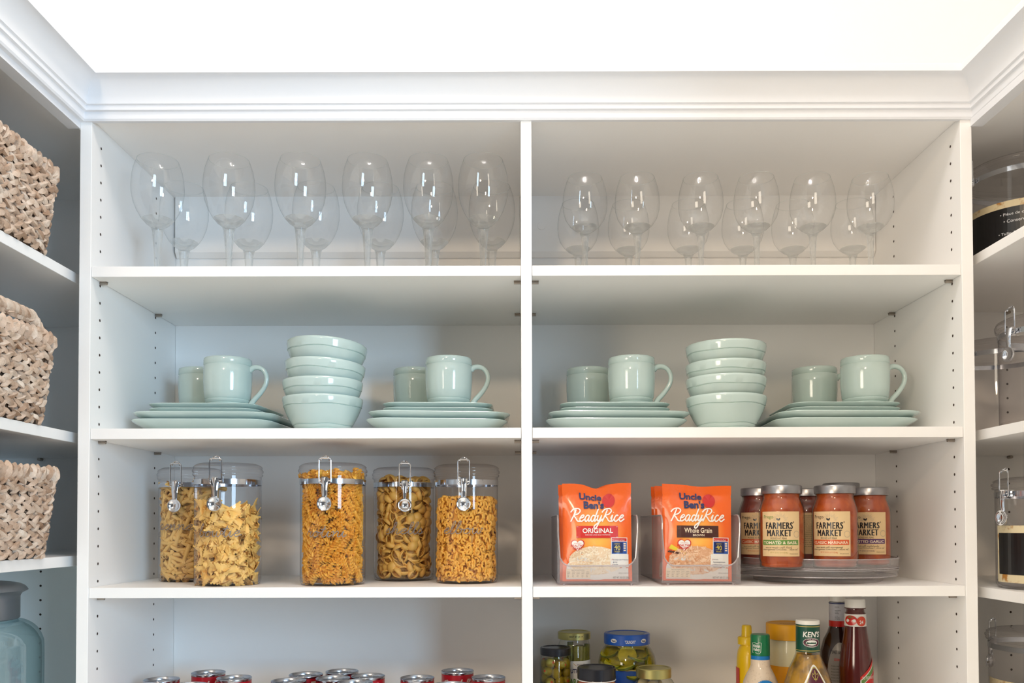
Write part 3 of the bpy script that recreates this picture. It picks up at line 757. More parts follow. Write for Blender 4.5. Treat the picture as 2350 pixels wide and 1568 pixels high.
def pouch(label, whole, wave, plain=False):
    H = .182; W = .0645
    g = thing('rice_pouch', label, 'food pouch')
    def th(u, v):
        t = min(max(v / H, 0), 1)
        return .0012 + .0115 * max(0, 1 - (abs(u) / W) ** 3) * max(0, math.sin(PI * min(t / .88, 1))) ** .7 + .0011 * math.sin(55 * u + 3) * math.sin(40 * v + u * 60) * (1 if t < .92 else .3)
    def edge(v):                                 # notch under the sealed top, slight waist
        return 1 - .012 * math.sin(PI * v / H) - (.014 if .86 < v / H < .885 else 0)
    def F(u, v, off=0., side=-1):
        t = v / H
        return (u * edge(v), side * (th(u, v) * (1 if side < 0 else .6) + off), v + wave(u / W) * max(0, t) ** 7)
    mb = MB(); nu, nv = 28, 40
    for side in (-1, 1):
        v = [F(-W + 2 * W * i / nu, H * j / nv, 0, side) for j in range(nv + 1) for i in range(nu + 1)]
        mb.add(v, [(j * (nu + 1) + i, j * (nu + 1) + i + 1, (j + 1) * (nu + 1) + i + 1, (j + 1) * (nu + 1) + i) for j in range(nv) for i in range(nu)])
    M1 = (nu + 1) * (nv + 1)
    for j in range(nv):
        for i in (0, nu): a = j * (nu + 1) + i; mb.f.append((a, a + nu + 1, M1 + a + nu + 1, M1 + a)); mb.m.append(0)
    for i in range(nu):
        for j in (0, nv): a = j * (nu + 1) + i; mb.f.append((a, a + 1, M1 + a + 1, M1 + a)); mb.m.append(0)
    mb.build('film', ORANGE, g, sharp=70)
    U = lambda X: (X - 716) / 6600; V = lambda Y: (1385 - Y) / 6720
    L = lambda k: (lambda u, v: F(u, v, .0009 + .00025 * k))
    p = MB()
    # bowl of rice
    p.ell(L(0), U(700), V(1215), 365 / 6600, 150 / 6600, 1, 40)
    p.patch(L(0), U(335), U(1095), V(1362), V(1225), 20, 6, 1)
    p.ell(L(1), U(680), V(1130), 318 / 6600, 172 / 6600, 7 if whole else 6, 40)
    p.ell(L(1), U(690), V(1170), 322 / 6600, 130 / 6600, 7 if whole else 6, 40)
    rr = random.Random(5 + whole)
    for k in range(300):
        a = rr.uniform(0, 2 * PI); q = math.sqrt(rr.random()); x = 685 + 312 * q * math.cos(a); y = 1130 - 168 * q * math.sin(a)
        p.ell(L(2 + (k % 2) * .5), U(x), V(y), .0029 if not whole else .0036, .0011, 7 if whole else 6, 7, rr.uniform(0, PI))
    p.patch(L(3), U(872), U(1098), V(1215), V(1052), 6, 4, 1)
    for k, (a, b) in enumerate((('Enriched with 9 Vitamins', 190), ('& Iron', 50), ('Low Fat', 60)) if not whole else (('Full Daily', 60), ('Recommended Amount', 150), ('of Whole Grains', 110), ('Good Source of Fiber', 150))):
        p.text(a, L(4), U(905), U(905 + b), V(1128 + 30 * k), V(1112 + 30 * k), 2)
    p.line(L(4), [(U(886), V(1120)), (U(891), V(1127)), (U(899), V(1108))], .0006, 3); p.line(L(4), [(U(886), V(1190)), (U(891), V(1197)), (U(899), V(1178))], .0006, 3)
    p.patch(L(3), U(332), U(628), V(1345), V(1232), 6, 3, 4)
    for r_ in range(4):
        for c_ in range(5):
            p.text(('Calories', 'Total Fat', 'Sat Fat', 'Sugars', 'Sodium')[c_] if r_ < 2 else ('200', '3g', '0g', '1g', '10%')[c_], L(4), U(343 + 58 * c_), U(343 + 58 * c_ + (38 if r_ < 2 else 24)), V(1275 + 20 * r_), V(1265 + 20 * r_), 5)
    p.text('Each Serving Provides', L(4), U(400), U(552), V(1255), V(1243), 5)
    p.text('NET WT. 8.8 OZ (250g)', L(4), U(905), U(1108), V(1362), V(1328), 5)
    p.text('SERVING SUGGESTION', L(4), U(972), U(1102), V(1292), V(1280), 5)
    if whole:                                    # wheat ears
        for k in range(9):
            a = .35 + .035 * k; p.line(L(1), [(U(560), V(1045)), (U(560 - 210 * math.cos(a)), V(1045 - 230 * math.sin(a) * .8))], .0011, 8)
        for k in range(9): p.ell(L(2), U(365 + 20 * k), V(1020 + 4 * k), .0028, .0013, 9, 8, .5 + .3 * (k % 2))
    p.script("ReadyRice", L(3), U(385), U(1040), V(642), 78 / 6720, .0024, 1, .45)
    # banner
    p.patch(L(2), U(455), U(968), V(850), V(700), 10, 3, 9 if whole else 3)
    if whole:
        p.text('Whole Grain', L(4), U(545), U(885), V(790), V(728), 4, .012); p.text('BROWN', L(4), U(650), U(790), V(832), V(806), 4, .01)
    else:
        p.text('ORIGINAL', L(4), U(530), U(905), V(790), V(730), 1, .02); p.text('ENRICHED LONG GRAIN WHITE RICE', L(4), U(565), U(870), V(820), V(806), 1)
        for y in (712, 838): p.line(L(4), [(U(458), V(y)), (U(965), V(y))], .0005, 1)
    # wordmark, its portrait badge left blank
    p.text('Uncle', L(4), U(497), U(770), V(365), V(275), 2, .035); p.text("Ben's", L(4), U(550), U(800), V(482), V(378), 2, .04)
    p.ell(L(3), U(858), V(375), 78 / 6600, 90 / 6600, 3, 28)
    # heart
    hp = [(16 * math.sin(t) ** 3, 13 * math.cos(t) - 5 * math.cos(2 * t) - 2 * math.cos(3 * t) - math.cos(4 * t)) for t in [2 * PI * i / 36 for i in range(36)]]
    hx = 470 + (75 if whole else 0)
    p.poly(L(2), [(U(hx + a * 5.2), V(935 - b * 5.2)) for a, b in hp], 3); p.poly(L(3), [(U(hx + a * 4.5), V(936 - b * 4.6)) for a, b in hp], 1)
    p.text('SUPPORTS A', L(4), U(hx - 46), U(hx + 46), V(922), V(912), 3); p.text('HEALTHY', L(5), U(hx - 86), U(hx + 80), V(960), V(932), 3, .015); p.text('HEART', L(5), U(hx - 62), U(hx + 55), V(995), V(967), 3, .015)
    # microwave timer
    dx = 15 if whole else 0
    p.patch(L(3), U(880 + dx), U(1086 + dx), V(1052), V(846), 4, 4, 1); p.patch(L(4), U(888 + dx), U(1078 + dx), V(1046), V(898), 4, 4, 10); p.patch(L(4), U(888 + dx), U(1078 + dx), V(892), V(853), 4, 2, 3)
    p.text('Microwave in the Pouch', L(5), U(895 + dx), U(1050 + dx), V(886), V(868), 1); p.patch(L(5), U(897 + dx), U(1026 + dx), V(1035), V(905), 3, 3, 2)
    p.text(':90', L(6), U(917 + dx), U(992 + dx), V(1004), V(944), 8, .0); p.text('COOKS IN', L(6), U(922 + dx), U(988 + dx), V(932), V(918), 8); p.text('SECONDS', L(6), U(922 + dx), U(988 + dx), V(1028), V(1014), 8)
    for k in range(4): p.patch(L(5), U(1036 + dx), U(1066 + dx), V(930 + 28 * k), V(912 + 28 * k), 1, 1, 4)
    p.build('print', [ORANGE, WH, NAVY, RED, CREAM, BLACKI, RICE, RICEB, YEL, BROWN, BLUE], g, smooth=False)
    return g
Z3T = E(ZS[3])
def bin_(label, w, d, h, lip):
    g = thing('acrylic_bin', label, 'storage bin')
    t = .0026; z0 = .0035
    mb = MB()
    r = .022
    # one wall profile swept into slabs: bottom, back, sides with the rounded drop at the front
    mb.box(-w / 2, w / 2, 0, d, z0, z0 + t); mb.box(-w / 2, w / 2, d - t, d, z0, h)
    prof = [(0, z0), (d, z0), (d, h), (.016, h)] + [(.016 - .016 * math.sin(a), h - .016 + .016 * math.cos(a)) for a in [R(k) for k in (15, 30, 45, 60, 75, 90)]]
    for x in (-w / 2, w / 2 - t):
        n = len(prof)
        mb.add([(x, y, z) for y, z in prof] + [(x + t, y, z) for y, z in prof], [(i, (i + 1) % n, n + (i + 1) % n, n + i) for i in range(n)] + [tuple(range(n)), tuple(range(n, 2 * n))])
    # front lip with rounded upturned corners
    N = 40; up = []
    for i in range(N + 1):
        x = -w / 2 + w * i / N; dx = min(x + w / 2, w / 2 - x)
        z = lip if dx > r else lip + (r - math.sqrt(max(0, r * r - (r - dx) ** 2))) * 1.5
        up.append((x, min(z, h - .03)))
    v = []
    for x, z in up: v += [(x, 0, z0), (x, 0, z), (x, t, z), (x, t, z0)]
    f = []
    for i in range(N):
        a = 4 * i; b = a + 4
        for k in range(4): f.append((a + k, a + (k + 1) % 4, b + (k + 1) % 4, b + k))
    mb.add(v, f); mb.build('tray', MILKY, g, smooth=False)
    # the thick polished rim
    path = [(-w / 2 + t / 2, d, h)] + [(-w / 2 + t / 2, y, z) for y, z in prof[3:]] + [(-w / 2 + t / 2, t / 2, h - .03)] + [(x * .985, t / 2, z) for x, z in up[1:-1]] + [(w / 2 - t / 2, t / 2, h - .03)] + [(w / 2 - t / 2, y, z) for y, z in reversed(prof[3:])] + [(w / 2 - t / 2, d, h)]
    MB().tube(path, .0015, 8).build('rim', ACRYLE, g)
    fm = MB()
    for x in (-w / 2 + .012, w / 2 - .012):
        for y in (.006, d - .012): fm.lathe([(0, 0), (.002, 0), (.0028, z0), (0, z0)], 10, c=(x, y, 0))
    fm.build('feet', ACRYLE, g)
    return g
wv = [lambda s: -.0100 * math.exp(-(s / .33) ** 2) + .0005 * s, lambda s: -.003 - .0035 * math.exp(-((s - .1) / .45) ** 2) - .0012 * s, lambda s: -.001 * s, lambda s: -.002 * s * s]
def bx_(px, Y): return at(px, 1300, Y).x
bA = bin_('clear acrylic bin holding the pouches with the red banner, next to the divider', .148, .27, .128, .036); xa = .5 * (bx_(1280, .03) + bx_(1464, .03)); bA.location = (xa, .028, Z3T)
bB = bin_('clear acrylic bin holding the pouches with the dark brown banner, beside the sauce jars', .144, .27, .128, .036); xb = .5 * (bx_(1519, .03) + bx_(1699, .03)); bB.location = (xb, .028, Z3T)
for o in (bA, bB): o['group'] = 'clear bins of rice pouches'
p1 = pouch('orange rice pouch with red ORIGINAL banner, front one in its clear bin', 0, wv[0]); p1.location = (bx_(1371, .05), .052, Z3T + .0065); p1.rotation_euler = (R(-3), 0, 0); p1['group'] = 'orange rice pouches'
q = dup(p1, (bx_(1371, .05) - .0035, .082, Z3T + .0065), 0, 'orange rice pouch peeking out behind the red ORIGINAL banner pouch', 'orange rice pouches', rot=(R(-3), R(-.8), 0))
p2 = pouch('orange rice pouch with dark brown Whole Grain banner, front one in its clear bin', 1, wv[1]); p2.location = (bx_(1597, .05) + .002, .052, Z3T + .0065); p2.rotation_euler = (R(-3), R(.8), 0); p2['group'] = 'orange rice pouches'
q = dup(p2, (xb - .0045, .118, Z3T + .0065), 0, 'orange rice pouch in the middle of three, behind the Whole Grain pouch', 'orange rice pouches', rot=(R(-3), R(0), 0))
q = dup(p2, (xb - .0055, .150, Z3T + .0065), 0, 'rearmost orange rice pouch in the bin beside the sauce jars', 'orange rice pouches', rot=(R(-2), R(-.5), 0))

# ================================================================= turntable with sauce jars
TX, TY = at(1873, 1300, .172).x, .172
tt = thing('turntable', 'round clear acrylic turntable carrying the tomato sauce jars', 'turntable', (TX, TY, Z3T))
MB().lathe([(0, 0), (.118, 0), (.122, .002), (.122, .009), (.118, .0105), (0, .0105)], 64).build('base', MILKY, tt)
tr = MB().lathe([(0, .012), (.143, .012), (.148, .0135), (.150, .018), (.1515, .026), (.1490, .0275), (.1490, .0290), (.1505, .030), (.152, .046), (.1495, .046), (.148, .030), (.1465, .0285), (0, .0285)], 80)
tr.build('tray', MILKY, tt, sharp=40)
rm = MB()
for r_, z_, w_ in ((.1508, .046, .0012), (.1508, .0285, .0011), (.1505, .0255, .0010), (.1475, .0128, .0012)):
    rm.tube([(r_ * math.cos(a), r_ * math.sin(a), z_) for a in [2 * PI * i / 80 for i in range(80)]], w_, 6, closed=True)
rm.build('rim', ACRYLE, tt)

SAUCE = mat('tomato_sauce', (190, 88, 30), .45, 0, 0, noise=((156, 58, 20), 60, .35, .7))
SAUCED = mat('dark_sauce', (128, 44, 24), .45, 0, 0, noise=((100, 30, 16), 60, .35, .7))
JGLASS = clear('jar_glass', (252, 252, 248), (186, 196, 186), .05, .02, 3.2, 6.)
LIDS = mat('silver_lid', (168, 166, 168), .30, .9)
PAPER = mat('kraft_label', (226, 196, 150), .7, noise=((218, 186, 138), 30, .3, .7))
def label_tex(r, kind):
    """paper label of the sauce jar, wrapped round it"""
    c = cyl(r + .0004)
    fn = lambda k: cyl(r + .0004 + .00022 * k)
    U = lambda X: (X - 495) / 12300; V = lambda Y: (1160 - Y) / 12300 + .0235
    def W(k):
        g = cyl(r + .0004 + .00022 * k); return lambda u, v: g(u, v)
    m = MB(); m.patch(W(0), U(42), U(948), V(1160), V(152), 24, 1, 0)
    ac = {'basil': 3, 'marinara': 4, 'garlic': 5, 'back': 1}[kind]
    if kind == 'back':
        for k in range(16): m.text('INGREDIENTS TOMATO PUREE WATER DICED TOMATOES'[k:k + 24], W(1), U(110), U(880), V(240 + 50 * k), V(222 + 50 * k), 1)
        return m
    for k in range(17):
        a = R(8 + 10.2 * k); r0 = 95 + (k % 2) * 15; r1 = 150 + (k % 3) * 22
        m.line(W(1), [(U(490 + r0 * math.cos(a)), V(372 - r0 * math.sin(a))), (U(490 + r1 * math.cos(a)), V(372 - r1 * math.sin(a)))], .0003, 2)
    m.line(W(1), [(U(280), V(372)), (U(680), V(372))], .0003, 2)
    # small bird on the horizon line
    m.poly(W(2), [(U(x), V(y)) for x, y in ((415, 335), (408, 312), (425, 298), (445, 312), (462, 326), (475, 318), (478, 296), (492, 290), (494, 318), (482, 345), (460, 357), (436, 350))], 1)
    m.text('Prego', W(1), U(95), U(342), V(330), V(232), 3 if kind == 'basil' else 1, .0)
    [m.text('FARMERS', W(1 + .1 * e), U(152 + 7 * e), U(761 + 7 * e), V(542), V(395), 1, 0., sp=1.14) for e in (0, 1, 2)]; m.text("'", W(1), U(785), U(803), V(412), V(375), 1, .02)
    [m.text('MARKET', W(1 + .1 * e), U(185 + 7 * e), U(734 + 7 * e), V(708), V(563), 1, 0., sp=1.14) for e in (0, 1, 2)]; m.text('PICKED AT PEAK', W(1), U(275), U(640), V(776), V(735), 1)
    m.patch(W(1), U(62), U(912), V(906), V(790), 16, 1, ac)
    m.text({'basil': 'TOMATO & BASIL', 'marinara': 'CLASSIC MARINARA', 'garlic': 'ROASTED GARLIC'}[kind], W(2), U(88), U(885), V(884), V(820), 6, .015)
    m.script({'basil': 'sauce made with basil,', 'marinara': 'sauce made with vine-ripened', 'garlic': 'sauce made with roasted garlic'}[kind], W(1), U(140), U(760), V(975), .0016, .00025, 1)
    m.script('vine-ripened tomatoes + olive oil', W(1), U(62), U(890), V(1020), .0016, .00025, 1)
    m.text('NET WT. 23.5 OZ (1 LB 7.5 OZ) 666g', W(1), U(268), U(650), V(1100), V(1056), {'basil': 7, 'marinara': 4, 'garlic': 5}[kind]); m.text('ITALIAN SAUCE', W(1), U(700), U(900), V(1112), V(1092), 1)
    for rr_ in (66, 74): m.line(W(1), [(U(866 + rr_ * math.cos(a)), V(662 - rr_ * math.sin(a))) for a in [2 * PI * i / 24 for i in range(25)]], .00025, 2)
    return m
JR = .0412
def sauce_jar(label, kind, tall=0., dark=False):
    g = thing('sauce_jar', label, 'jar')
    pr = [(0, .0), (.034, .0), (.0385, .002), (.0395, .006), (.0385, .010), (JR, .017), (JR, .104 + tall), (.0400, .112 + tall), (.0362, .124 + tall), (.0335, .131 + tall), (.0335, .136 + tall), (.0345, .137 + tall), (.0335, .139 + tall), (.0335, .150 + tall)]
    MB().lathe(pr, 56).build('jar_glass', JGLASS, g, sharp=60)
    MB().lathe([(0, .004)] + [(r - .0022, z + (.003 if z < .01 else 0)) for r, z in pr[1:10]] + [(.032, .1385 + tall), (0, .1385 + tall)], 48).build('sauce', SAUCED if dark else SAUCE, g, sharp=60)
    MB().lathe([(.0352, .1385 + tall), (.0368, .139 + tall), (.0368, .1520 + tall), (.0358, .1538 + tall), (.033, .1545 + tall), (.031, .1538 + tall), (0, .1538 + tall)], 56).build('lid', LIDS, g, sharp=40)
    label_tex(JR, kind).build('label', [PAPER, BLACKI, GREY, GREENI, OR2, PUR, CREAM, GOLDI], g, smooth=False)
    return g
ZT = Z3T + .0288
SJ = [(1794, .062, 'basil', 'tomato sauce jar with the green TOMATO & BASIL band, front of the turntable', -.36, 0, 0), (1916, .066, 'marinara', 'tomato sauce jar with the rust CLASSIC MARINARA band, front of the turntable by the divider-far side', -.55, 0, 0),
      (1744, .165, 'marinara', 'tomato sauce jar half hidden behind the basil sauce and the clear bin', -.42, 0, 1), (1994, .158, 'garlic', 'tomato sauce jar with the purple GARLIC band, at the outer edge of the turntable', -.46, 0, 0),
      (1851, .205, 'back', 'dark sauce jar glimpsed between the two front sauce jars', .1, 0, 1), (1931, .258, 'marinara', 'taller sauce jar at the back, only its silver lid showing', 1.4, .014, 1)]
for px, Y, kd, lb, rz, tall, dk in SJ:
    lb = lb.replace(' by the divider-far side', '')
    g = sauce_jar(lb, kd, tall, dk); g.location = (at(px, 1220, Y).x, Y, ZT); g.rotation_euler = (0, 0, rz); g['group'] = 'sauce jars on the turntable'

# ================================================================= soup cans
CANRED = ink('can_red', (176, 22, 36)); CANW = ink('can_white', (234, 226, 214)); TIN = mat('tinplate', (186, 190, 198), .22, 1.); GOLD = mat('gold_ink', (190, 150, 70), .4, .6)
Z4 = E(ZS[4]); CH = .1015
def can(label, kind):
    g = thing('soup_can', label, 'can')
    r = .0325
    MB().lathe([(0, 0), (.031, 0), (.0328, .001), (.0332, .003), (r, .005), (r, CH - .005), (.0332, CH - .0028), (.0335, CH - .0010), (.0330, CH), (.0322, CH - .0006), (.0316, CH - .0075), (.029, CH - .0085), (.0275, CH - .0060), (.025, CH - .0065), (0, CH - .0065)], 56).build('can_body', TIN, g, sharp=50)
    lb = MB(); fn = cyl(r + .0003); L1 = cyl(r + .0006)
    lb.lathe([(r + .0003, .0055), (r + .0003, .050)], 56, 1); lb.lathe([(r + .0003, .050), (r + .0003, CH - .0052)], 56, 0)
    lb.script("Campbell's", L1, -.034, .032, .072, .0072, .0011, 1, .5)
    lb.text('CONDENSED', L1, -.014, .014, .058, .0615, 1, .01); lb.text({0: 'TOMATO', 1: 'CHICKEN NOODLE', 2: 'CREAM OF MUSHROOM'}[kind], L1, -.024, .024, .030, .036, 0, .02); lb.text('SOUP', L1, -.02, .02, .014, .024, 0, .02)
    lb.lathe([(.0, .0007), (.0085, .0007), (.0085, -.0007), (0, -.0007)], 24, 2, xf=Matrix.Translation((0, -r - .0003, .050)) @ Matrix.Rotation(R(90), 4, 'X'))
    lb.patch(L1, .048, .066, .012, CH - .010, 6, 1, 1)     # white back panel with fine print
    for k in range(9): lb.text('NUTRITION FACTS', cyl(r + .0009), .050, .064, CH - .018 - .008 * k, CH - .016 - .008 * k, 3)
    lb.ell(L1, .040, CH - .022, .0045, .0045, 2, 16)
    lb.build('label', [CANRED, CANW, GOLD, BLACKI], g, sharp=80)
    tb = MB(); z = CH - .0052
    pts = [(.0075 * math.cos(a), .012 * math.sin(a) - .006, z + .0012) for a in [2 * PI * i / 20 for i in range(20)]]
    tb.tube(pts, .0011, 6, closed=True); tb.lathe([(0, z - CH + .0018 + CH), (.004, z + .0016), (.0045, z)], 12, c=(0, .007, 0)); tb.box(-.006, .006, .0, .009, z + .0003, z + .0012)
    tb.build('pull_tab', TIN, g)
    return g
CANS = [(371, 1559, 0, 'soup can standing alone nearest the side panel at the basket end', 1.6), (434, 1572, 1, 'soup can at the front, mostly cropped, beside the outermost can', .6), (478.4, 1543, 0, 'soup can with its white script facing out, tallest of the basket-end cluster', .12), (537.5, 1555, 0, 'soup can just beside the script-faced can, red side showing', 1.9),
        (662.6, 1562, 2, 'soup can at the outer front of the middle cluster', 2.2), (702, 1547.5, 2, 'soup can behind the outer front can of the middle cluster', -.9), (785, 1540.5, 2, 'soup can at the very back of the middle cluster', 2.6), (764, 1556, 2, 'soup can in the centre of the middle cluster', 1.9),
        (844.5, 1551, 1, 'soup can with a white printed panel on its side, middle cluster', -1.15), (815, 1566, 2, 'soup can at the front of the middle cluster nearest the divider', 2.0), (724, 1576, 1, 'soup can barely in view at the very front of the middle cluster', 1.2),
        (957.6, 1555, 0, 'soup can at the front of the divider-side group, turned to plain red', 2.0), (1050, 1539, 0, 'soup can with white script facing out at the back near the divider', .1), (1121, 1554, 0, 'soup can nearest the centre divider', 1.7), (1034.6, 1571, 1, 'soup can barely in view in front of the divider-side script can', 2.4)]
protos = {}
for px, py, kd, lb, rz in CANS:
    p = atz(px, py, Z4 + CH); lb2 = 'red and white ' + lb
    if kd not in protos:
        protos[kd] = can(lb2, kd); c = protos[kd]; c.location = (p.x, p.y, Z4); c['group'] = 'soup cans'
    else: c = dup(protos[kd], (p.x, p.y, Z4), rz, lb2, 'soup cans')
    c.rotation_euler = (0, 0, rz)

# ================================================================= jars and bottles on the fourth shelf
Z4 = E(ZS[4])
def place(g, px, py, Y, rz=0.):
    g.location = (at(px, py, Y).x, Y, Z4); g.rotation_euler = (0, 0, rz); return g
OLIVE = mat('olive_skin', (176, 168, 70), .35, noise=((150, 140, 50), 60, .3, .7)); PIM = mat('pimento', (206, 70, 30), .4)
BRINE = clear('brine', (246, 240, 196), (200, 190, 120), .02, .05); LIDB = mat('black_lid', (26, 26, 34), .3, .2, .4); LIDG = mat('gold_lid', (196, 186, 120), .3, .85)
LIDBLUE = mat('blue_lid', (26, 84, 176), .3, 0, .5); PICK = mat('cucumber_flesh', (190, 182, 40), .35, noise=((150, 146, 30), 70, .35, .65)); PSKIN = mat('cucumber_skin', (96, 110, 28), .4)
ASPG = mat('asparagus', (142, 140, 56), .5, noise=((110, 104, 44), 90, .3, .7)); SALSA = mat('salsa', (196, 84, 34), .4, noise=((150, 44, 20), 80, .3, .7))
def jar_shell(g, pr, gm=JGLASS): MB().lathe(pr, 56).build('jar_glass', gm, g, sharp=60)
def lid(g, r, z0, z1, m, knurl=False, name='lid'):
    mb = MB(); n = 96 if knurl else 56
    mb.lathe([(r - .002, z0), (r, z0 + .0008), (r, z1 - .0018), (r - .0016, z1), (r - .005, z1), (r - .0065, z1 - .0012), (0, z1 - .0012)], n)
    if knurl: mb.v = [((x * (1 - .012 * (k % 2)), y * (1 - .012 * (k % 2)), z) if z0 + .002 < z < z1 - .001 or abs(z - z0 - .0008) < 1e-5 else (x, y, z)) for k, (x, y, z) in enumerate(mb.v)]
    return mb.build(name, m, g, sharp=30)

# olives
g = place(thing('olive_jar', 'small glass jar of green olives with a black lid, next to the divider', 'jar'), 1275, 1530, .205)
r = .0315
jar_shell(g, [(0, .0), (r - .003, 0), (r, .004), (r, .122), (r - .002, .129), (r - .0035, .133), (r - .0035, .143)])
lid(g, .0310, .136, .152, LIDB)
lb = MB(); lb.lathe([(r + .0003, .030), (r + .0003, .078)], 48, 0); L1 = cyl(r + .0006); lb.text('OLIVES', L1, -.016, .016, .050, .060, 1, .02); lb.patch(L1, -.024, -.012, .066, .073, 3, 1, 1); lb.text('STUFFED', L1, .002, .024, .067, .074, 1, .01)
lb.build('label', [BLACKI, GOLDI], g, smooth=True)
ol = MB().ball((0, 0, 0), .0098, 0, 16, (1, 1, 1.22)); ol.ball((0, 0, .0096), .0034, 1, 10, (1, 1, .9))
o0 = ol.build('olive', [OLIVE, PIM], sharp=60); rr = random.Random(3); n = 0; spots = []
for k in range(4000):
    a = rr.uniform(-PI, 0); q = r - .0112; z = rr.uniform(.082, .124)
    P = (q * math.cos(a), q * math.sin(a), z)
    if k > 2500: q *= rr.random(); P = (q * math.cos(a), q * math.sin(a), rr.uniform(.118, .128))
    if all(sum((P[i] - s_[i]) ** 2 for i in range(3)) > .0176 ** 2 for s_ in spots): spots.append(P)
for P in spots:
    o = o0 if n == 0 else o0.copy()
    if n: COL.objects.link(o)
    o.location = (g.location.x + P[0], g.location.y + P[1], Z4 + P[2])
    o.rotation_euler = (rr.choice((0.1, 1.5, 1.4, .4)), rr.uniform(-.5, .5), rr.uniform(-1.2, 1.2)); n += 1
    tag(o, 'green olive inside the small black-lidded jar', 'olive', 'olives in the small jar')
MB().lathe([(0, .004), (r - .0012, .004), (r - .0012, .121), (r - .004, .128), (0, .128)], 44).build('brine', clear('olive_brine_liquid', (247, 234, 190), (222, 196, 120), .02, .05), g, sharp=60)
fil = MB().lathe([(0, .004), (r - .0185, .004), (r - .0185, .108), (0, .110)], 24).build('olive_brine', mat('deep_brine', (120, 110, 40), .5), g)

# asparagus
g = place(thing('asparagus_jar', 'glass jar of pickled green spears with a gold lid, behind the olive jar', 'jar'), 1318, 1530, .268)
r = .0335
jar_shell(g, [(0, .0), (r - .003, 0), (r, .004), (r, .146), (r - .002, .152), (r - .0035, .156), (r - .0035, .164)])
b = lid(g, .0345, .160, .1755, LIDG)
b2 = MB(); b2.text('BEST BY JA 14', cyl(.0347), -.012, .016, .165, .170, 0, .01); b2.build('date_print', BLACKI, b, smooth=False)
lb = MB(); lb.lathe([(r + .0003, .020), (r + .0003, .118)], 48, 0); L1 = cyl(r + .0006)
lb.text('SOUTH.', L1, -.022, .010, .093, .102, 1, .03); lb.text('ASPARAGUS', L1, -.030, .030, .068, .082, 2, .04); lb.text('PICKLED', L1, .004, .022, .108, .112, 3)
lb.line(L1, [(-.030, .113), (-.004, .113), (.002, .108)], .0012, 4)
lb.build('label', [WH, NAVY, GREENI, PUR, TAN], g, smooth=True)
sp0 = MB().tube([(0, 0, 0), (.001, 0, .05), (0, .001, .118)], .0048, 10).build('asparagus_spear', ASPG)
for k in range(13):
    a = -PI * (k + .5) / 13 if k < 9 else rr.uniform(0, 6.28); q = r - .0078 if k < 9 else r * .4
    o = sp0 if k == 0 else sp0.copy()
    if k: COL.objects.link(o)
    o.location = (g.location.x + q * math.cos(a), g.location.y + q * math.sin(a), Z4 + .028 + rr.uniform(0, .006)); o.rotation_euler = (0, rr.uniform(-.03, .03), rr.uniform(0, 6))
    tag(o, 'pickled green spear standing inside the gold-lidded jar', 'asparagus', 'pickled spears in the jar')

# pickles
g = place(thing('pickle_jar', 'wide round jar of pickle slices with a blue lid', 'jar'), 1439, 1530, .245)
jar_shell(g, [(0, .0), (.050, 0), (.057, .006), (.0595, .03), (.0600, .10), (.0595, .115), (.056, .130), (.050, .142), (.0455, .148), (.0445, .152), (.0445, .165)])
b = lid(g, .0475, .153, .1755, LIDBLUE)
b2 = MB(); c1 = cyl(.0478); c2 = cyl(.0480)
for x in (-.0345, .0315): b2.ell(c1, x, .163, .0072, .0042, 0, 20); b2.text('Vlasic', c2, x - .0055, x + .0055, .1605, .1655, 1, .02)
b2.text('"CRUNCHY?"', c1, -.010, .012, .1585, .1650, 0, .01)
b2.ell(lambda u, v: (u, v, .1747), 0, 0, .036, .036, 2, 40)
b2.build('lid_print', [WH, NAVY, mat('ink_lid_grey', (150, 158, 176), .5)], b, smooth=False)
lb = MB(); L0 = cyl(.0604); L1 = cyl(.0607)
top = lambda u: .108 - .010 * min(1, abs(u) / .055) ** 1.5 if u > -.01 else .108
pts = [-.055 + .115 * i / 40 for i in range(41)]
v = []; f = []
for i, u in enumerate(pts): v += [L0(u, .02), L0(u, top(u))]; f += [(2 * i - 2, 2 * i, 2 * i + 1, 2 * i - 1)] if i else []
lb.add(v, f, 0); lb.line(L1, [(u, top(u) - .001) for u in pts], .0030, 1)
lb.patch(L1, .012, .034, .04, .092, 6, 1, 2)
for k in range(6): lb.text('Nutrition Facts' if k == 0 else 'Serving Size 1 oz 28g', cyl(.0610), .013, .032, .087 - .006 * k, .090 - .006 * k, 3, .01 if k == 0 else 0)
lb.build('label', [BLUE, GOLDI, BLUE, WH], g, smooth=True)
sl = MB().lathe([(0, 0), (.0185, 0), (.019, .001), (.019, .0045), (.0185, .0055), (0, .0055)], 28, 0)
sl.lathe([(.0186, .0005), (.0197, .001), (.0197, .0045), (.0186, .005)], 28, 1)
s0 = sl.build('pickle_slice', [PICK, PSKIN], sharp=40); spots = []; n = 0
for k in range(3000):
    a = rr.uniform(-PI - .2, .2); z = rr.uniform(.030, .135); q = (.0600 if z < .12 else .050) - .012 - rr.choice((0, 0, .012, .02))
    P = (q * math.cos(a), q * math.sin(a), z)
    if all(sum((P[i] - s_[0][i]) ** 2 for i in range(3)) > .0185 ** 2 for s_ in spots): spots.append((P, a))
MB().lathe([(.0580, .03), (.0585, .10), (.058, .115), (.0545, .129), (.0485, .141), (.044, .147), (0, .147)], 48).build('brine', clear('pickle_brine_liquid', (244, 236, 150), (210, 196, 70), .02, .05), g, sharp=60)
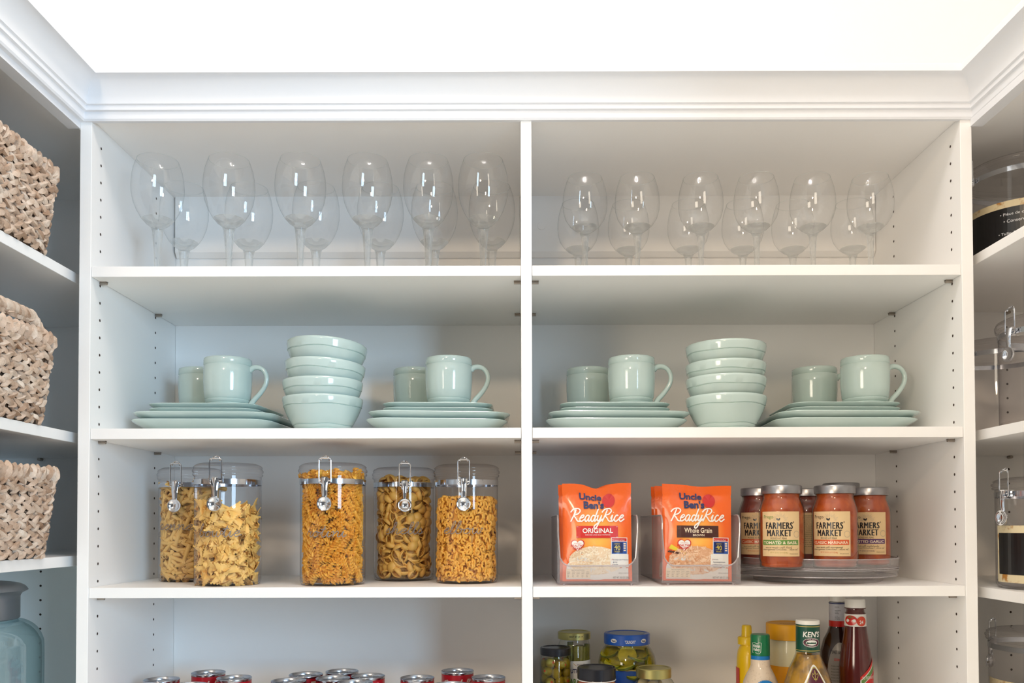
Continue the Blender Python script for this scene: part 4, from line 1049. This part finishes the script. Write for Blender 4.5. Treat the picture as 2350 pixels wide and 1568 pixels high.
for P, a in spots:
    if P[2] < .085: continue
    o = s0 if n == 0 else s0.copy()
    if n: COL.objects.link(o)
    o.location = (g.location.x + P[0], g.location.y + P[1], Z4 + P[2]); n += 1
    tilt = rr.choice((.15, 1.45, 1.3, 1.5, .4)); o.rotation_euler = Euler((tilt, rr.uniform(-.3, .3), a + PI / 2))
    tag(o, 'green pickle slice inside the wide blue-lidded jar', 'pickle', 'pickle slices in the wide jar')
MB().lathe([(0, .004), (.034, .004), (.036, .125), (0, .130)], 28).build('pickle_brine', mat('pickle_depths', (120, 116, 20), .5, noise=((160, 156, 30), 60, .3, .7)), g)

# salsa
g = place(thing('salsa_jar', 'jar of orange-red salsa with a ribbed black lid, at the front of the jars', 'jar'), 1369, 1550, .115)
jar_shell(g, [(0, .0), (.036, 0), (.0410, .005), (.0415, .02), (.0415, .078), (.0405, .088), (.0370, .098), (.0350, .101), (.0345, .112)])
lid(g, .0368, .104, .1265, LIDB, True)
MB().tube([(.0366 * math.cos(a), .0366 * math.sin(a), .1025) for a in [2 * PI * i / 48 for i in range(48)]], .0009, 6, closed=True).build('seal_ring', WH, g)
MB().lathe([(0, .004), (.038, .004), (.0395, .02), (.0395, .078), (.0385, .087), (.035, .097), (.033, .101), (0, .101)], 48).build('salsa', SALSA, g, sharp=60)
lb = MB(); lb.lathe([(.0419, .018), (.0419, .062)], 48, 0); lb.text('SALSA', cyl(.0422), -.02, .02, .032, .048, 1, .03); lb.build('label', [CREAM, RED], g)

# garlic / mushrooms
g = place(thing('mushroom_jar', 'short jar of pale whole mushrooms with a gold lid, in front of the pickle jar', 'jar'), 1500, 1550, .152)
jar_shell(g, [(0, .0), (.038, 0), (.0425, .005), (.0430, .02), (.0430, .072), (.0420, .083), (.0370, .094), (.0325, .098), (.032, .105)])
lid(g, .0345, .1000, .1190, LIDG)
MUSH = mat('pale_mushroom', (232, 214, 168), .45, noise=((206, 184, 132), 50, .3, .7))
m0_ = MB().ball((0, 0, 0), .0125, 0, 16, (1, 1, .78)); m0_.lathe([(.0045, -.012), (.0045, 0)], 12); mo = m0_.build('mushroom', MUSH, sharp=60); spots = []; n = 0
for k in range(2500):
    a = rr.uniform(-PI, 0) if k < 1900 else rr.uniform(-PI, PI); q = (.0430 - .0145) * (1 if k < 1900 else rr.random()); z = rr.uniform(.05, .082) if k < 1900 else .084
    P = (q * math.cos(a), q * math.sin(a), z)
    if all(sum((P[i] - s_[i]) ** 2 for i in range(3)) > .0205 ** 2 for s_ in spots): spots.append(P)
for P in spots:
    o = mo if n == 0 else mo.copy()
    if n: COL.objects.link(o)
    n += 1; o.location = (g.location.x + P[0], g.location.y + P[1], Z4 + P[2]); o.rotation_euler = (rr.uniform(-1, 1), rr.uniform(-1, 1), 0)
    tag(o, 'pale mushroom inside the short gold-lidded jar', 'mushroom', 'mushrooms in the short jar')
lb = MB(); lb.lathe([(.0434, .015), (.0434, .055)], 48, 0); lb.text('MUSHROOMS', cyl(.0437), -.028, .028, .028, .042, 1, .03); lb.build('label', [WH, GREENI], g)
MB().lathe([(0, .004), (.0215, .004), (.0215, .066), (0, .07)], 24).build('mushroom_brine', mat('mushroom_depths', (170, 146, 96), .6), g)

# mustard
MUST = mat('mustard_yellow', (238, 196, 16), .35, 0, .3)
g = place(thing('mustard_bottle', 'yellow plastic mustard squeeze bottle with a pointed cap, beside the ranch bottle', 'bottle'), 1714, 1530, .235)
bt = MB().lathe([(0, 0), (.026, 0), (.030, .003), (.0295, .03), (.027, .06), (.0275, .10), (.0265, .125), (.024, .138), (.019, .147), (.0165, .150), (.0165, .155)], 44)
bt.v = [(x * .74, y * 1.0, z) for x, y, z in bt.v]; bt.build('body', MUST, g, sharp=60)
MB().lathe([(.015, .152), (.0180, .1525), (.0182, .1655), (.0165, .168), (.0100, .1685)], 40).lathe([(.0112, .168), (.0104, .172), (.0098, .188), (.0085, .1915), (0, .192)], 32).build('cap', MUST, g, sharp=40)
lb = MB(); lf = lambda u, v: (u, -.0275 - .0006, v) ; lb.patch(lambda u, v: (-.0206 - .0004 + abs(u) * .12, u, v), -.014, .014, .05, .105, 8, 1, 0); lb.build('label', [RED], g)

# ranch
RANCH = mat('ranch_dressing', (232, 212, 188), .4, 0, .5, noise=((214, 192, 166), 240, .55, .72)); RG = ink('cap_green', (10, 112, 66)); RB = ink('cap_blue', (18, 122, 196))
g = place(thing('ranch_bottle', 'creamy dressing bottle with a green cap and blue collar', 'bottle'), 1745, 1530, .150)
MB().lathe([(0, 0), (.034, 0), (.037, .004), (.0372, .06), (.036, .075), (.0325, .092), (.0265, .106), (.0205, .117), (.0185, .124), (.0185, .135)], 48).build('body', RANCH, g, sharp=60)
MB().lathe([(.0178, .1262), (.0182, .1262), (.0182, .1425), (.0178, .1425)], 44).build('collar', RB, g)
c = MB().lathe([(.0170, .1425), (.0186, .1427), (.0184, .1810), (.0172, .1835), (0, .1838)], 44).build('cap', RG, g, sharp=40)
lp = MB(); L1 = cyl(.0188, R(-35)); fr = [(-.010, .149), (-.010, .168), (-.004, .1685), (.0, .1665), (.004, .1690), (.0082, .1685), (.0072, .1505), (.004, .147), (-.002, .149), (-.010, .149)]
lp.line(L1, fr, .0008, 0); lp.text('Hidden', L1, -.0085, .0062, .1595, .1655, 0, .02); lp.text('Valley', L1, -.0085, .0058, .151, .1582, 0, .02); lp.build('cap_print', [WH], c, smooth=False)
lb = MB(); pr2 = lambda v: .0376 - max(0, (v - .070)) ** 1.35 * .42
fn = lambda u, v: ((pr2(v) + .0006) * math.sin(u / .0372), -(pr2(v) + .0006) * math.cos(u / .0372), v)
fn2 = lambda u, v: ((pr2(v) + .0010) * math.sin(u / .0372), -(pr2(v) + .0010) * math.cos(u / .0372), v)
fn3 = lambda u, v: ((pr2(v) + .0014) * math.sin(u / .0372), -(pr2(v) + .0014) * math.cos(u / .0372), v)
for i in range(10): lb.patch(fn, -.024 * math.cos(i / 10 * PI / 2 * .98), .024 * math.cos(i / 10 * PI / 2 * .98), .066 + .033 * math.sin(i / 10 * PI / 2), .066 + .033 * math.sin((i + 1) / 10 * PI / 2), 14, 1, 0)
lb.patch(fn, -.024, .024, .02, .066, 14, 8, 0); lb.patch(fn2, -.020, .020, .068, .082, 12, 2, 1); lb.text('Hidden Valley', fn3, -.018, .018, .0705, .080, 2, .02); lb.poly(fn2, [(-.006, .083), (0, .092), (.006, .083)], 2)
lb.build('label', [RB, RG, WH], g, smooth=False)

# mayonnaise / peanut jar
MAYO = mat('translucent_jar', (222, 216, 180), .3, 0, .4); YLID = mat('amber_lid', (240, 172, 20), .4)
g = place(thing('mayonnaise_jar', 'large pale jar with a ribbed yellow lid and yellow label, behind the dark-labelled bottle', 'jar'), 1811, 1530, .270)
MB().lathe([(0, 0), (.042, 0), (.0455, .004), (.0455, .130), (.0445, .142), (.0420, .155), (.0415, .160)], 56).build('body', MAYO, g, sharp=60)
l = lid(g, .0465, .1590, .1920, YLID, True); MB().text('PULL TO OPEN', lambda u, v: (u, v, .1912), -.02, .02, -.015, .0, 0).build('lid_print', [mat('ink_lid_amber', (170, 116, 20), .6)], l, smooth=False)
lb = MB(); lb.lathe([(.0459, .02), (.0459, .106)], 56, 0); lb.build('label', [mat('ink_amber', (232, 160, 22), .4)], g)

# salad dressing with dark green neck label
KG = ink('deep_green', (8, 72, 54)); KM = ink('maroon', (84, 22, 48)); DRS = mat('oil_dressing', (190, 140, 26), .25, 0, .5, noise=((120, 86, 20), 45, .45, .62))
g = place(thing('dressing_bottle', 'flared glass bottle of herb dressing with a dark green neck label and white cap', 'bottle'), 1854, 1500, .105)
kp = [(0, 0), (.040, 0), (.0450, .005), (.0475, .045), (.0470, .072), (.0430, .098), (.0355, .122), (.0275, .140), (.0228, .152), (.0218, .160), (.0215, .205), (.0205, .208)]
MB().lathe(kp, 56).build('bottle_glass', JGLASS, g, sharp=60)
MB().lathe([(max(0, a - .0018), b + (.003 if b < .01 else 0)) for a, b in kp[:9]] + [(0, .152)], 48).build('dressing', DRS, g, sharp=60)
MB().lathe([(.0215, .2085), (.0222, .2090), (.0222, .2145), (.0212, .2165), (0, .2170)], 44).build('cap', WH, g, sharp=40)
nl = MB(); nl.lathe([(.0221, .157), (.0219, .2088)], 48, 0)
for z in (.160, .2055): nl.lathe([(.0224, z - .0007), (.0224, z + .0007)], 48, 3)
L1 = cyl(.0226); L2_ = cyl(.0229); L3_ = cyl(.0232)
nl.text("KEN'S", L1, -.0165, .0165, .1855, .1965, 1, .025, .12); nl.ell(L1, 0, .1755, .0165, .0088, 1, 32); nl.ell(L2_, 0, .1755, .0158, .0082, 2, 32); nl.ell(L3_, 0, .1755, .0105, .0048, 1, 28)
nl.text('STEAK HOUSE', cyl(.0235), -.009, .009, .1808, .1828, 1); nl.text('DRESSING', cyl(.0235), -.008, .008, .1683, .1703, 1)
for k in range(7): nl.poly(cyl(.0235), [(-.008 + .0025 * k - .0016, .1735), (-.008 + .0025 * k, .1775 - .0004 * (k % 3)), (-.008 + .0025 * k + .0016, .1735)], 0)
nl.build('neck_label', [KG, WH, KM, GOLDI], g, smooth=False)
def prof_r(kp, z):
    for (a, b), (c, d) in zip(kp, kp[1:]):
        if b <= z <= d and d > b: return a + (c - a) * (z - b) / (d - b)
    return kp[-1][0]
def on(kp, off, ref=.045): return lambda u, v: ((prof_r(kp, v) + off) * math.sin(u / ref), -(prof_r(kp, v) + off) * math.cos(u / ref), v)
def teardrop(h0, h1, w, p=1.0): return [(w * math.sin(t) * (1 - .5 * max(0, math.cos(t)) ** 1.0), h0 + (h1 - h0) * (.42 + .5 * math.cos(t) * (1.0 if math.cos(t) < 0 else 1.16))) for t in [2 * PI * i / 40 for i in range(40)]]
bl = MB()
for k, (w, t, mi) in enumerate(((.036, .136, 1), (.0312, .1325, 3), (.0298, .130, 2))):
    td = [(x * w / .036, y) for x, y in teardrop(.01, t, .036)]
    cx, cy = 0, .07
    for i in range(40):                          # rings so that the label follows the flare of the glass
        pass
    fnk = on(kp, .0008 + .0005 * k)
    rings = 8; v = []; f = []
    for q in range(rings + 1):
        for x, y in td: v.append(fnk(x * q / rings, cy + (y - cy) * q / rings))
    for q in range(rings):
        for i in range(40): f.append((q * 40 + i, q * 40 + (i + 1) % 40, (q + 1) * 40 + (i + 1) % 40, (q + 1) * 40 + i))
    bl.add(v, f, mi)
fk = on(kp, .0026)
bl.text("KEN'S", fk, -.017, .017, .084, .098, 1, .03)
for pts in ([(0, .107), (0, .124)], [(-.0035, .110), (.0035, .110)], [(-.0005, .110), (-.004, .113), (-.0065, .118), (-.0045, .1205), (-.003, .118)], [(.0005, .110), (.004, .113), (.0065, .118), (.0045, .1205), (.003, .118)], [(-.001, .120), (0, .1265), (.001, .120)]):
    bl.line(fk, smooth_line(pts, 4), .0012, 3)
bl.build('body_label', [KG, WH, KM, GOLDI], g, smooth=False)

# barbecue sauce
BBQ = mat('dark_syrup_glass', (46, 20, 18), .12, 0, .6); BBQ2 = mat('ketchup_plastic', (84, 26, 22), .14, 0, .7)
g = place(thing('barbecue_bottle', 'tall dark barbecue sauce bottle with a white and red neck label, behind the ketchup', 'bottle'), 1922, 1450, .262)
bp = [(0, 0), (.033, 0), (.036, .004), (.036, .115), (.0345, .135), (.0285, .158), (.0205, .174), (.0165, .186), (.0160, .236), (.0150, .240)]
MB().lathe(bp, 48).build('body', BBQ, g, sharp=60); MB().lathe([(.0155, .2375), (.0165, .238), (.0165, .2500), (.0150, .2515), (0, .2515)], 40).build('cap', WH, g, sharp=40)
nl = MB(); nl.lathe([(.0168, .197), (.0166, .2365)], 40, 0); nl.lathe([(.0170, .186), (.0170, .198)], 40, 1); nl.lathe([(.0170, .2330), (.0170, .2355)], 40, 2)
L1 = cyl(.0171, R(-10))
for k, (t, w, z) in enumerate((('SHAKE WELL', .009, .226), ('REFRIGERATE', .012, .2185), ('AFTER', .006, .2155), ('OPENING', .008, .2125), ('GLUTEN', .006, .207), ('FREE SAUCE', .009, .204), ('NO CORN SYRUP', .010, .201))): nl.text(t, L1, -.008, -.008 + w, z, z + .0019, 3)
nl.build('neck_label', [mat('ink_pale_grey', (196, 196, 204), .5), RED, NAVY, BLACKI], g, smooth=False)
bl = MB(); fk = on(bp, .0005, .036); fk2 = on(bp, .001, .036)
td = [(-.008 + .026 * math.sin(t), .088 + .067 * math.cos(t)) for t in [2 * PI * i / 40 for i in range(40)]]
v = []; f = []
for q in range(9):
    for x, y in td: v.append(fk(-.008 + (x + .008) * q / 8, .088 + (y - .088) * q / 8))
for q in range(8):
    for i in range(40): f.append((q * 40 + i, q * 40 + (i + 1) % 40, (q + 1) * 40 + (i + 1) % 40, (q + 1) * 40 + i))
bl.add(v, f, 0); bl.text('SWEET BABY RAYS', fk2, -.024, .006, .132, .139, 1, .02); bl.text('GOURMET SAUCE', fk2, -.020, .004, .118, .123, 2, .01)
for k in range(10): bl.text('the sauce is the boss and so is the taste', fk2, -.026, .010, .106 - .006 * k, .109 - .006 * k, 1)
bl.build('body_label', [GREY, BLACKI, RED], g, smooth=False)

# ketchup
g = place(thing('ketchup_bottle', 'dark red ketchup bottle with a white cap and tomato neck band, nearest the side panel', 'bottle'), 1963, 1450, .205, R(-14))
bp = [(0, 0), (.030, 0), (.033, .004), (.0315, .05), (.0325, .095), (.0325, .110), (.0290, .140), (.0240, .172), (.0208, .196), (.0200, .205), (.0203, .218), (.0175, .222), (.0170, .228), (.0205, .2285), (.0205, .2300), (.0170, .2305)]
MB().lathe(bp, 48).build('body', BBQ2, g, sharp=50); MB().lathe([(.0170, .2300), (.0198, .2305), (.0196, .2455), (.0180, .2475), (0, .248)], 44).build('cap', WH, g, sharp=40)
nb = MB(); nb.lathe([(.0214, .1935), (.0206, .2180)], 48, 0)
L1 = cyl(.0217, R(-8)); L2_ = cyl(.0220, R(-8)); L3_ = cyl(.0223, R(-8))
nb.ell(L1, -.009, .2055, .0135, .0100, 1, 30); nb.ell(L2_, .013, .2040, .0105, .0098, 3, 30)
for a in range(5): nb.line(L3_, [(-.010, .2125), (-.010 + .0065 * math.cos(1.2 * a), .2125 + .0035 * math.sin(1.2 * a) - .001)], .0009, 2)
nb.text('24', L3_, .0085, .0165, .1985, .2060, 0, .02)
nb.build('neck_label', [WH, RED, GREENI, mat('ink_tomato', (214, 70, 44), .35)], g, smooth=False)
bl = MB(); fk = on(bp, .0005, .0325); fk2 = on(bp, .001, .0325)
def quadp(fn, pts, mi, n=8):
    v = []; f = []
    for j in range(n + 1):
        for i in range(n + 1):
            a, b = i / n, j / n; p = [(1 - a) * (1 - b) * pts[0][k] + a * (1 - b) * pts[1][k] + a * b * pts[2][k] + (1 - a) * b * pts[3][k] for k in (0, 1)]; v.append(fn(*p))
    for j in range(n):
        for i in range(n): q = j * (n + 1) + i; f.append((q, q + 1, q + n + 2, q + n + 1))
    bl.add(v, f, mi)
quadp(fk, [(.004, .050), (.046, .050), (.046, .130), (.004, .090)], 0); quadp(fk2, [(.006, .088), (.044, .122), (.044, .112), (.006, .078)], 2); quadp(fk2, [(.006, .076), (.044, .110), (.044, .055), (.006, .055)], 1)
quadp(fk2, [(.004, .0945), (.046, .1345), (.046, .128), (.004, .088)], 1)
bl.text('NO PRESERVATIVES', on(bp, .0014, .0325), .008, .040, .090, .096, 0)
bl.build('body_label', [WH, RED, GREENI], g, smooth=False)

# ================================================================= woven baskets
STRAW = mat('seagrass_braid', (238, 226, 214), .75, noise=((196, 172, 150), 55, .35, .75), bump=(420, .8, .002), island=[(176, 150, 128), (255, 250, 244), (226, 204, 186), (255, 244, 234), (206, 184, 166), (255, 248, 240), (190, 164, 142)])
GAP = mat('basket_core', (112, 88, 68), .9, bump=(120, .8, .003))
def leafmesh(mb, M, L, W, T):
    """one folded leaf of the braid: a fat tapered pillow with a fold ridge"""
    n = 7; m = 7; v = []; f = []; tw = rnd.uniform(-1.2, 1.2); ph = rnd.uniform(0, 6)
    for i in range(n + 1):
        t = -1 + 2 * i / n; w = max(.10, 1 - abs(t) ** 2.2) ** .7
        for k in range(m):
            a = 2 * PI * k / m; q = 1 + .22 * math.cos(3 * a + ph + tw * t) + .08 * math.cos(5 * a + 4 * t)
            v.append((t * L, W * w * math.cos(a) * q + .0014 * math.sin(t * 2), T * w * math.sin(a) * q + .0012 * math.cos(t * 1.5)))
    for i in range(n):
        for k in range(m): f.append((i * m + k, i * m + (k + 1) % m, (i + 1) * m + (k + 1) % m, (i + 1) * m + k))
    f.append(tuple(range(m))); f.append(tuple(range(n * m, n * m + m)))
    mb.add(v, f, 0, M)
def basket(label, ax, ay, H, rows, handle=False, seed=1):
    """oblong basket, ax/ay half sizes at the rim; narrower at the base"""
    g = thing('woven_basket', label, 'basket'); rr = random.Random(seed)
    def outline(z, off=0.):
        s = .90 + .10 * (z / H) ** .8; a, b = ax * s + off, ay * s + off; r = .022
        pts = []
        for cx, cy, a0 in ((a - r, b - r, 0), (-(a - r), b - r, 90), (-(a - r), -(b - r), 180), (a - r, -(b - r), 270)):
            for k in range(7): t = R(a0 + 15 * k); pts.append((cx + r * math.cos(t), cy + r * math.sin(t)))
        return pts
    def walk(z, step, off=0.):
        p = outline(z, off); p.append(p[0]); out = []; acc = rr.uniform(0, step)
        for (x0, y0), (x1, y1) in zip(p, p[1:]):
            d = math.hypot(x1 - x0, y1 - y0)
            while acc < d: t = acc / d; out.append((x0 + (x1 - x0) * t, y0 + (y1 - y0) * t, math.atan2(y1 - y0, x1 - x0))); acc += step
            acc -= d
        return out
    mb = MB(); pitch = (H - .012) / rows
    for k in range(rows):
        z = .008 + pitch * (k + .1)
        for j, (x, y, a) in enumerate(walk(z, .0125)):
            up = 1 if (j + k) % 2 else -1
            nx, ny = math.sin(a), -math.cos(a)
            d = rr.uniform(-.0012, .0018)
            M = Matrix.Translation((x + nx * d, y + ny * d, z + up * .0024 + rr.uniform(-.001, .001))) @ Matrix.Rotation(a, 4, 'Z') @ Matrix.Rotation(R(90), 4, 'X') @ Matrix.Rotation(R(-up * rr.uniform(20, 34) - 6), 4, 'Z') @ Matrix.Rotation(rr.uniform(-.6, .6), 4, 'X')
            leafmesh(mb, M, rr.uniform(.0125, .0165), rr.uniform(.0042, .0058), rr.uniform(.0036, .0050))
    # upright stakes showing between the rows
    for j, (x, y, a) in enumerate(walk(H * .5, .021, -.003)):
        for k in range(rows):
            z = .004 + pitch * (k + .55); s = (.90 + .10 * (z / H) ** .8) / (.90 + .10 * .5 ** .8)
            if (j + k) % 2: continue
            M = Matrix.Translation((x * s, y * s, z)) @ Matrix.Rotation(a, 4, 'Z') @ Matrix.Rotation(R(90), 4, 'X') @ Matrix.Rotation(R(90 + rr.uniform(-14, 14)), 4, 'Z')
            leafmesh(mb, M, pitch * .85, .0052, .0042)
    mb.build('weave', STRAW, g, sharp=42)
    # rim: wrapped rope
    rb = MB(); zr = H - .004
    for j, (x, y, a) in enumerate(walk(zr, .0165)):
        nx, ny = math.sin(a), -math.cos(a)
        M = Matrix.Translation((x + nx * .001, y + ny * .001, zr + rr.uniform(-.001, .002))) @ Matrix.Rotation(a, 4, 'Z') @ Matrix.Rotation(R(90), 4, 'X') @ Matrix.Rotation(R(66 + rr.uniform(-16, 16)), 4, 'Z')
        leafmesh(rb, M, .0145, .0062, .0078)
        M = Matrix.Translation((x, y, zr + .002)) @ Matrix.Rotation(a, 4, 'Z')
        leafmesh(rb, M, .013, .0070, .0062)
    rb.build('rim', STRAW, g, sharp=42)
    # inner body
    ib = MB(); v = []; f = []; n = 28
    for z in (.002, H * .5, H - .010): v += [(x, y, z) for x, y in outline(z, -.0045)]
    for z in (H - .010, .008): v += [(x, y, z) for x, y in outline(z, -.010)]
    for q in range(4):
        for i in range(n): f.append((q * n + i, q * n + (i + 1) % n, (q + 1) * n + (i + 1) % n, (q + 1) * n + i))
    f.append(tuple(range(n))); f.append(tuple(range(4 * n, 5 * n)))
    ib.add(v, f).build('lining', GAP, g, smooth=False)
    if handle:                                   # raised plaited handle standing above the side
        hb = MB(); N = 36
        for i in range(N + 1):
            t = i / N; x = ax - .004; yy = ay - .035 - .29 * t; zz = H - .006 + .030 * min(1, math.sin(PI * t) * 2.4)
            a = math.atan2(0, 1)
            dz = .030 * (min(1, math.sin(PI * min(1, t + .02)) * 2.4) - min(1, math.sin(PI * t) * 2.4)) / (.02 * .29)
            for s_ in (1, -1):
                M = Matrix.Translation((x + s_ * .002, yy, zz + s_ * .004)) @ Matrix.Rotation(R(-90), 4, 'Z') @ Matrix.Rotation(R(90), 4, 'X') @ Matrix.Rotation(math.atan(dz) + R(28 * s_), 4, 'Z')
                leafmesh(hb, M, .0125, .0068, .0078)
        hb.build('handle', STRAW, g, sharp=42)
    return g
BX = SIDE_L - .135 + .011
for zz, lb_, hd, yc, h, sd in ((.469, 'pale woven seagrass basket on the highest shelf of its unit', False, -.232, .150, 2), (.174, 'pale woven seagrass basket on the middle shelf, with a raised handle', True, -.236, .150, 5), (-.0525, 'pale woven seagrass basket on the lowest visible shelf, above the glass bottle', False, -.232, .146, 9)):
    b = basket(lb_, .133, .188, h, 9, hd, sd); b.location = (BX + (.004 if not hd else 0), yc, E(zz) + .0005); b['group'] = 'seagrass baskets'
    b.rotation_euler = (0, 0, R(1.2 if sd == 2 else -.5))

# big lidded glass bottle below the baskets
AQUA = clear('aqua_glass', (246, 252, 252), (150, 200, 208), .09, .03, 3.5, 5.0)
g = thing('glass_drinks_jar', 'large pale aqua glass jar with a grey metal lid, below the lowest basket', 'jar', (-.975, -.03, E(-.455)))
Hn = .455 - .165
MB().lathe([(0, .0)] + smooth_line([(.112, 0), (.122, .006), (.125, .03), (.125, .13), (.125, .235), (.122, .258), (.112, .276), (.097, .287), (.084, .2905), (.080, .296), (.080, .325)], 6), 96).lathe([(0, .006)] + smooth_line([(.105, .006), (.118, .014), (.121, .035), (.121, .13), (.121, .235), (.117, .256), (.107, .272), (.093, .283)], 6), 96).build('glass_body', AQUA, g, sharp=60)
MB().lathe([(.084, .292), (.0865, .294), (.0865, .328)] + smooth_line([(.0865, .332), (.090, .338), (.0980, .3425), (.0985, .3445), (.093, .351), (.080, .356), (.05, .360)], 5) + [(0, .361)], 96).build('lid', mat('grey_metal_lid', (150, 154, 160), .35, .75), g, sharp=40)

# ================================================================= large canisters on the other side
LABK = ink('label_black', (16, 15, 17), .3); LCR = mat('label_food_strip', (222, 206, 168), .5, noise=((176, 120, 48), 55, .55, .66))
def wide(label, loc, rz, H=.203, Rr=.1, lab=True, lz=(.012, .112), la=-12):
    g = thing('large_canister', label, 'canister', loc); g['group'] = 'large canisters'
    tmp = thing('tmp', '', ''); canister_mesh(tmp, Rr, H)
    for o in list(tmp.children):
        o.parent = g; o.rotation_euler = (0, 0, R(rz))
    bpy.data.objects.remove(tmp)
    if lab:
        a0 = R(la); m = MB(); c0 = cyl(Rr + .0004, a0); c1 = cyl(Rr + .0008, a0)
        m.patch(c0, -.165, .150, lz[0], lz[1], 44, 1, 1); m.patch(c1, -.158, .145, lz[0] + .014, lz[1] - .013, 44, 1, 0)
        c2 = cyl(Rr + .0012, a0); h = lz[1] - lz[0] - .027; zt = lz[1] - .013
        for k, (t, w, hh) in enumerate((('\u2022 Pi\u00e8ce de chrome et joint d\'\u00e9tanch\u00e9it\u00e9 en silicone', .172, .0072), ('\u2022 Conserve les aliments secs frais \u2022 Sans BPA', .160, .0062), ('\u2022 Capacit\u00e9: 150 oz (4.4 L)', .088, .0068), ('\u2022 Taille: 8" D (20.3 cm) x 8" H (20.3cm) \u2022 Laver \u00e0 la main', .178, .0066), ('CORPORATION, ANAHEIM, CA 92801  FABRIQU\u00c9 \u00c0 CHINE  MODELE', .176, .0036))):
            z = zt - .017 - k * h * .165; m.text(t, c2, .012 - w / 2, .012 + w / 2, z, z + hh, 2, .006)
        m.build('label', [LABK, LCR, mat('ink_label_grey', (206, 206, 208), .4)], g, smooth=False)
    return g
wide('wide clear canister with a black printed label, alone on the highest shelf', (.993, .135, E(.499)), -86, la=-10)
wide('wide unlabelled clear canister on the middle shelf, its clamp facing the pantry', (.985, .01, E(.174)), -78, lab=False)
wide('wide clear canister standing behind the unlabelled one on the middle shelf', (1.005, .245, E(.174)), -60, lab=False)
wide('wide clear canister with a black printed label, below the middle shelf', (.958, -.02, E(-.113)), -82, H=.197, la=-8)
wide('wide clear canister low down, only its lid and label top in view', (1.00, .085, E(-.402)), -150, la=-12)
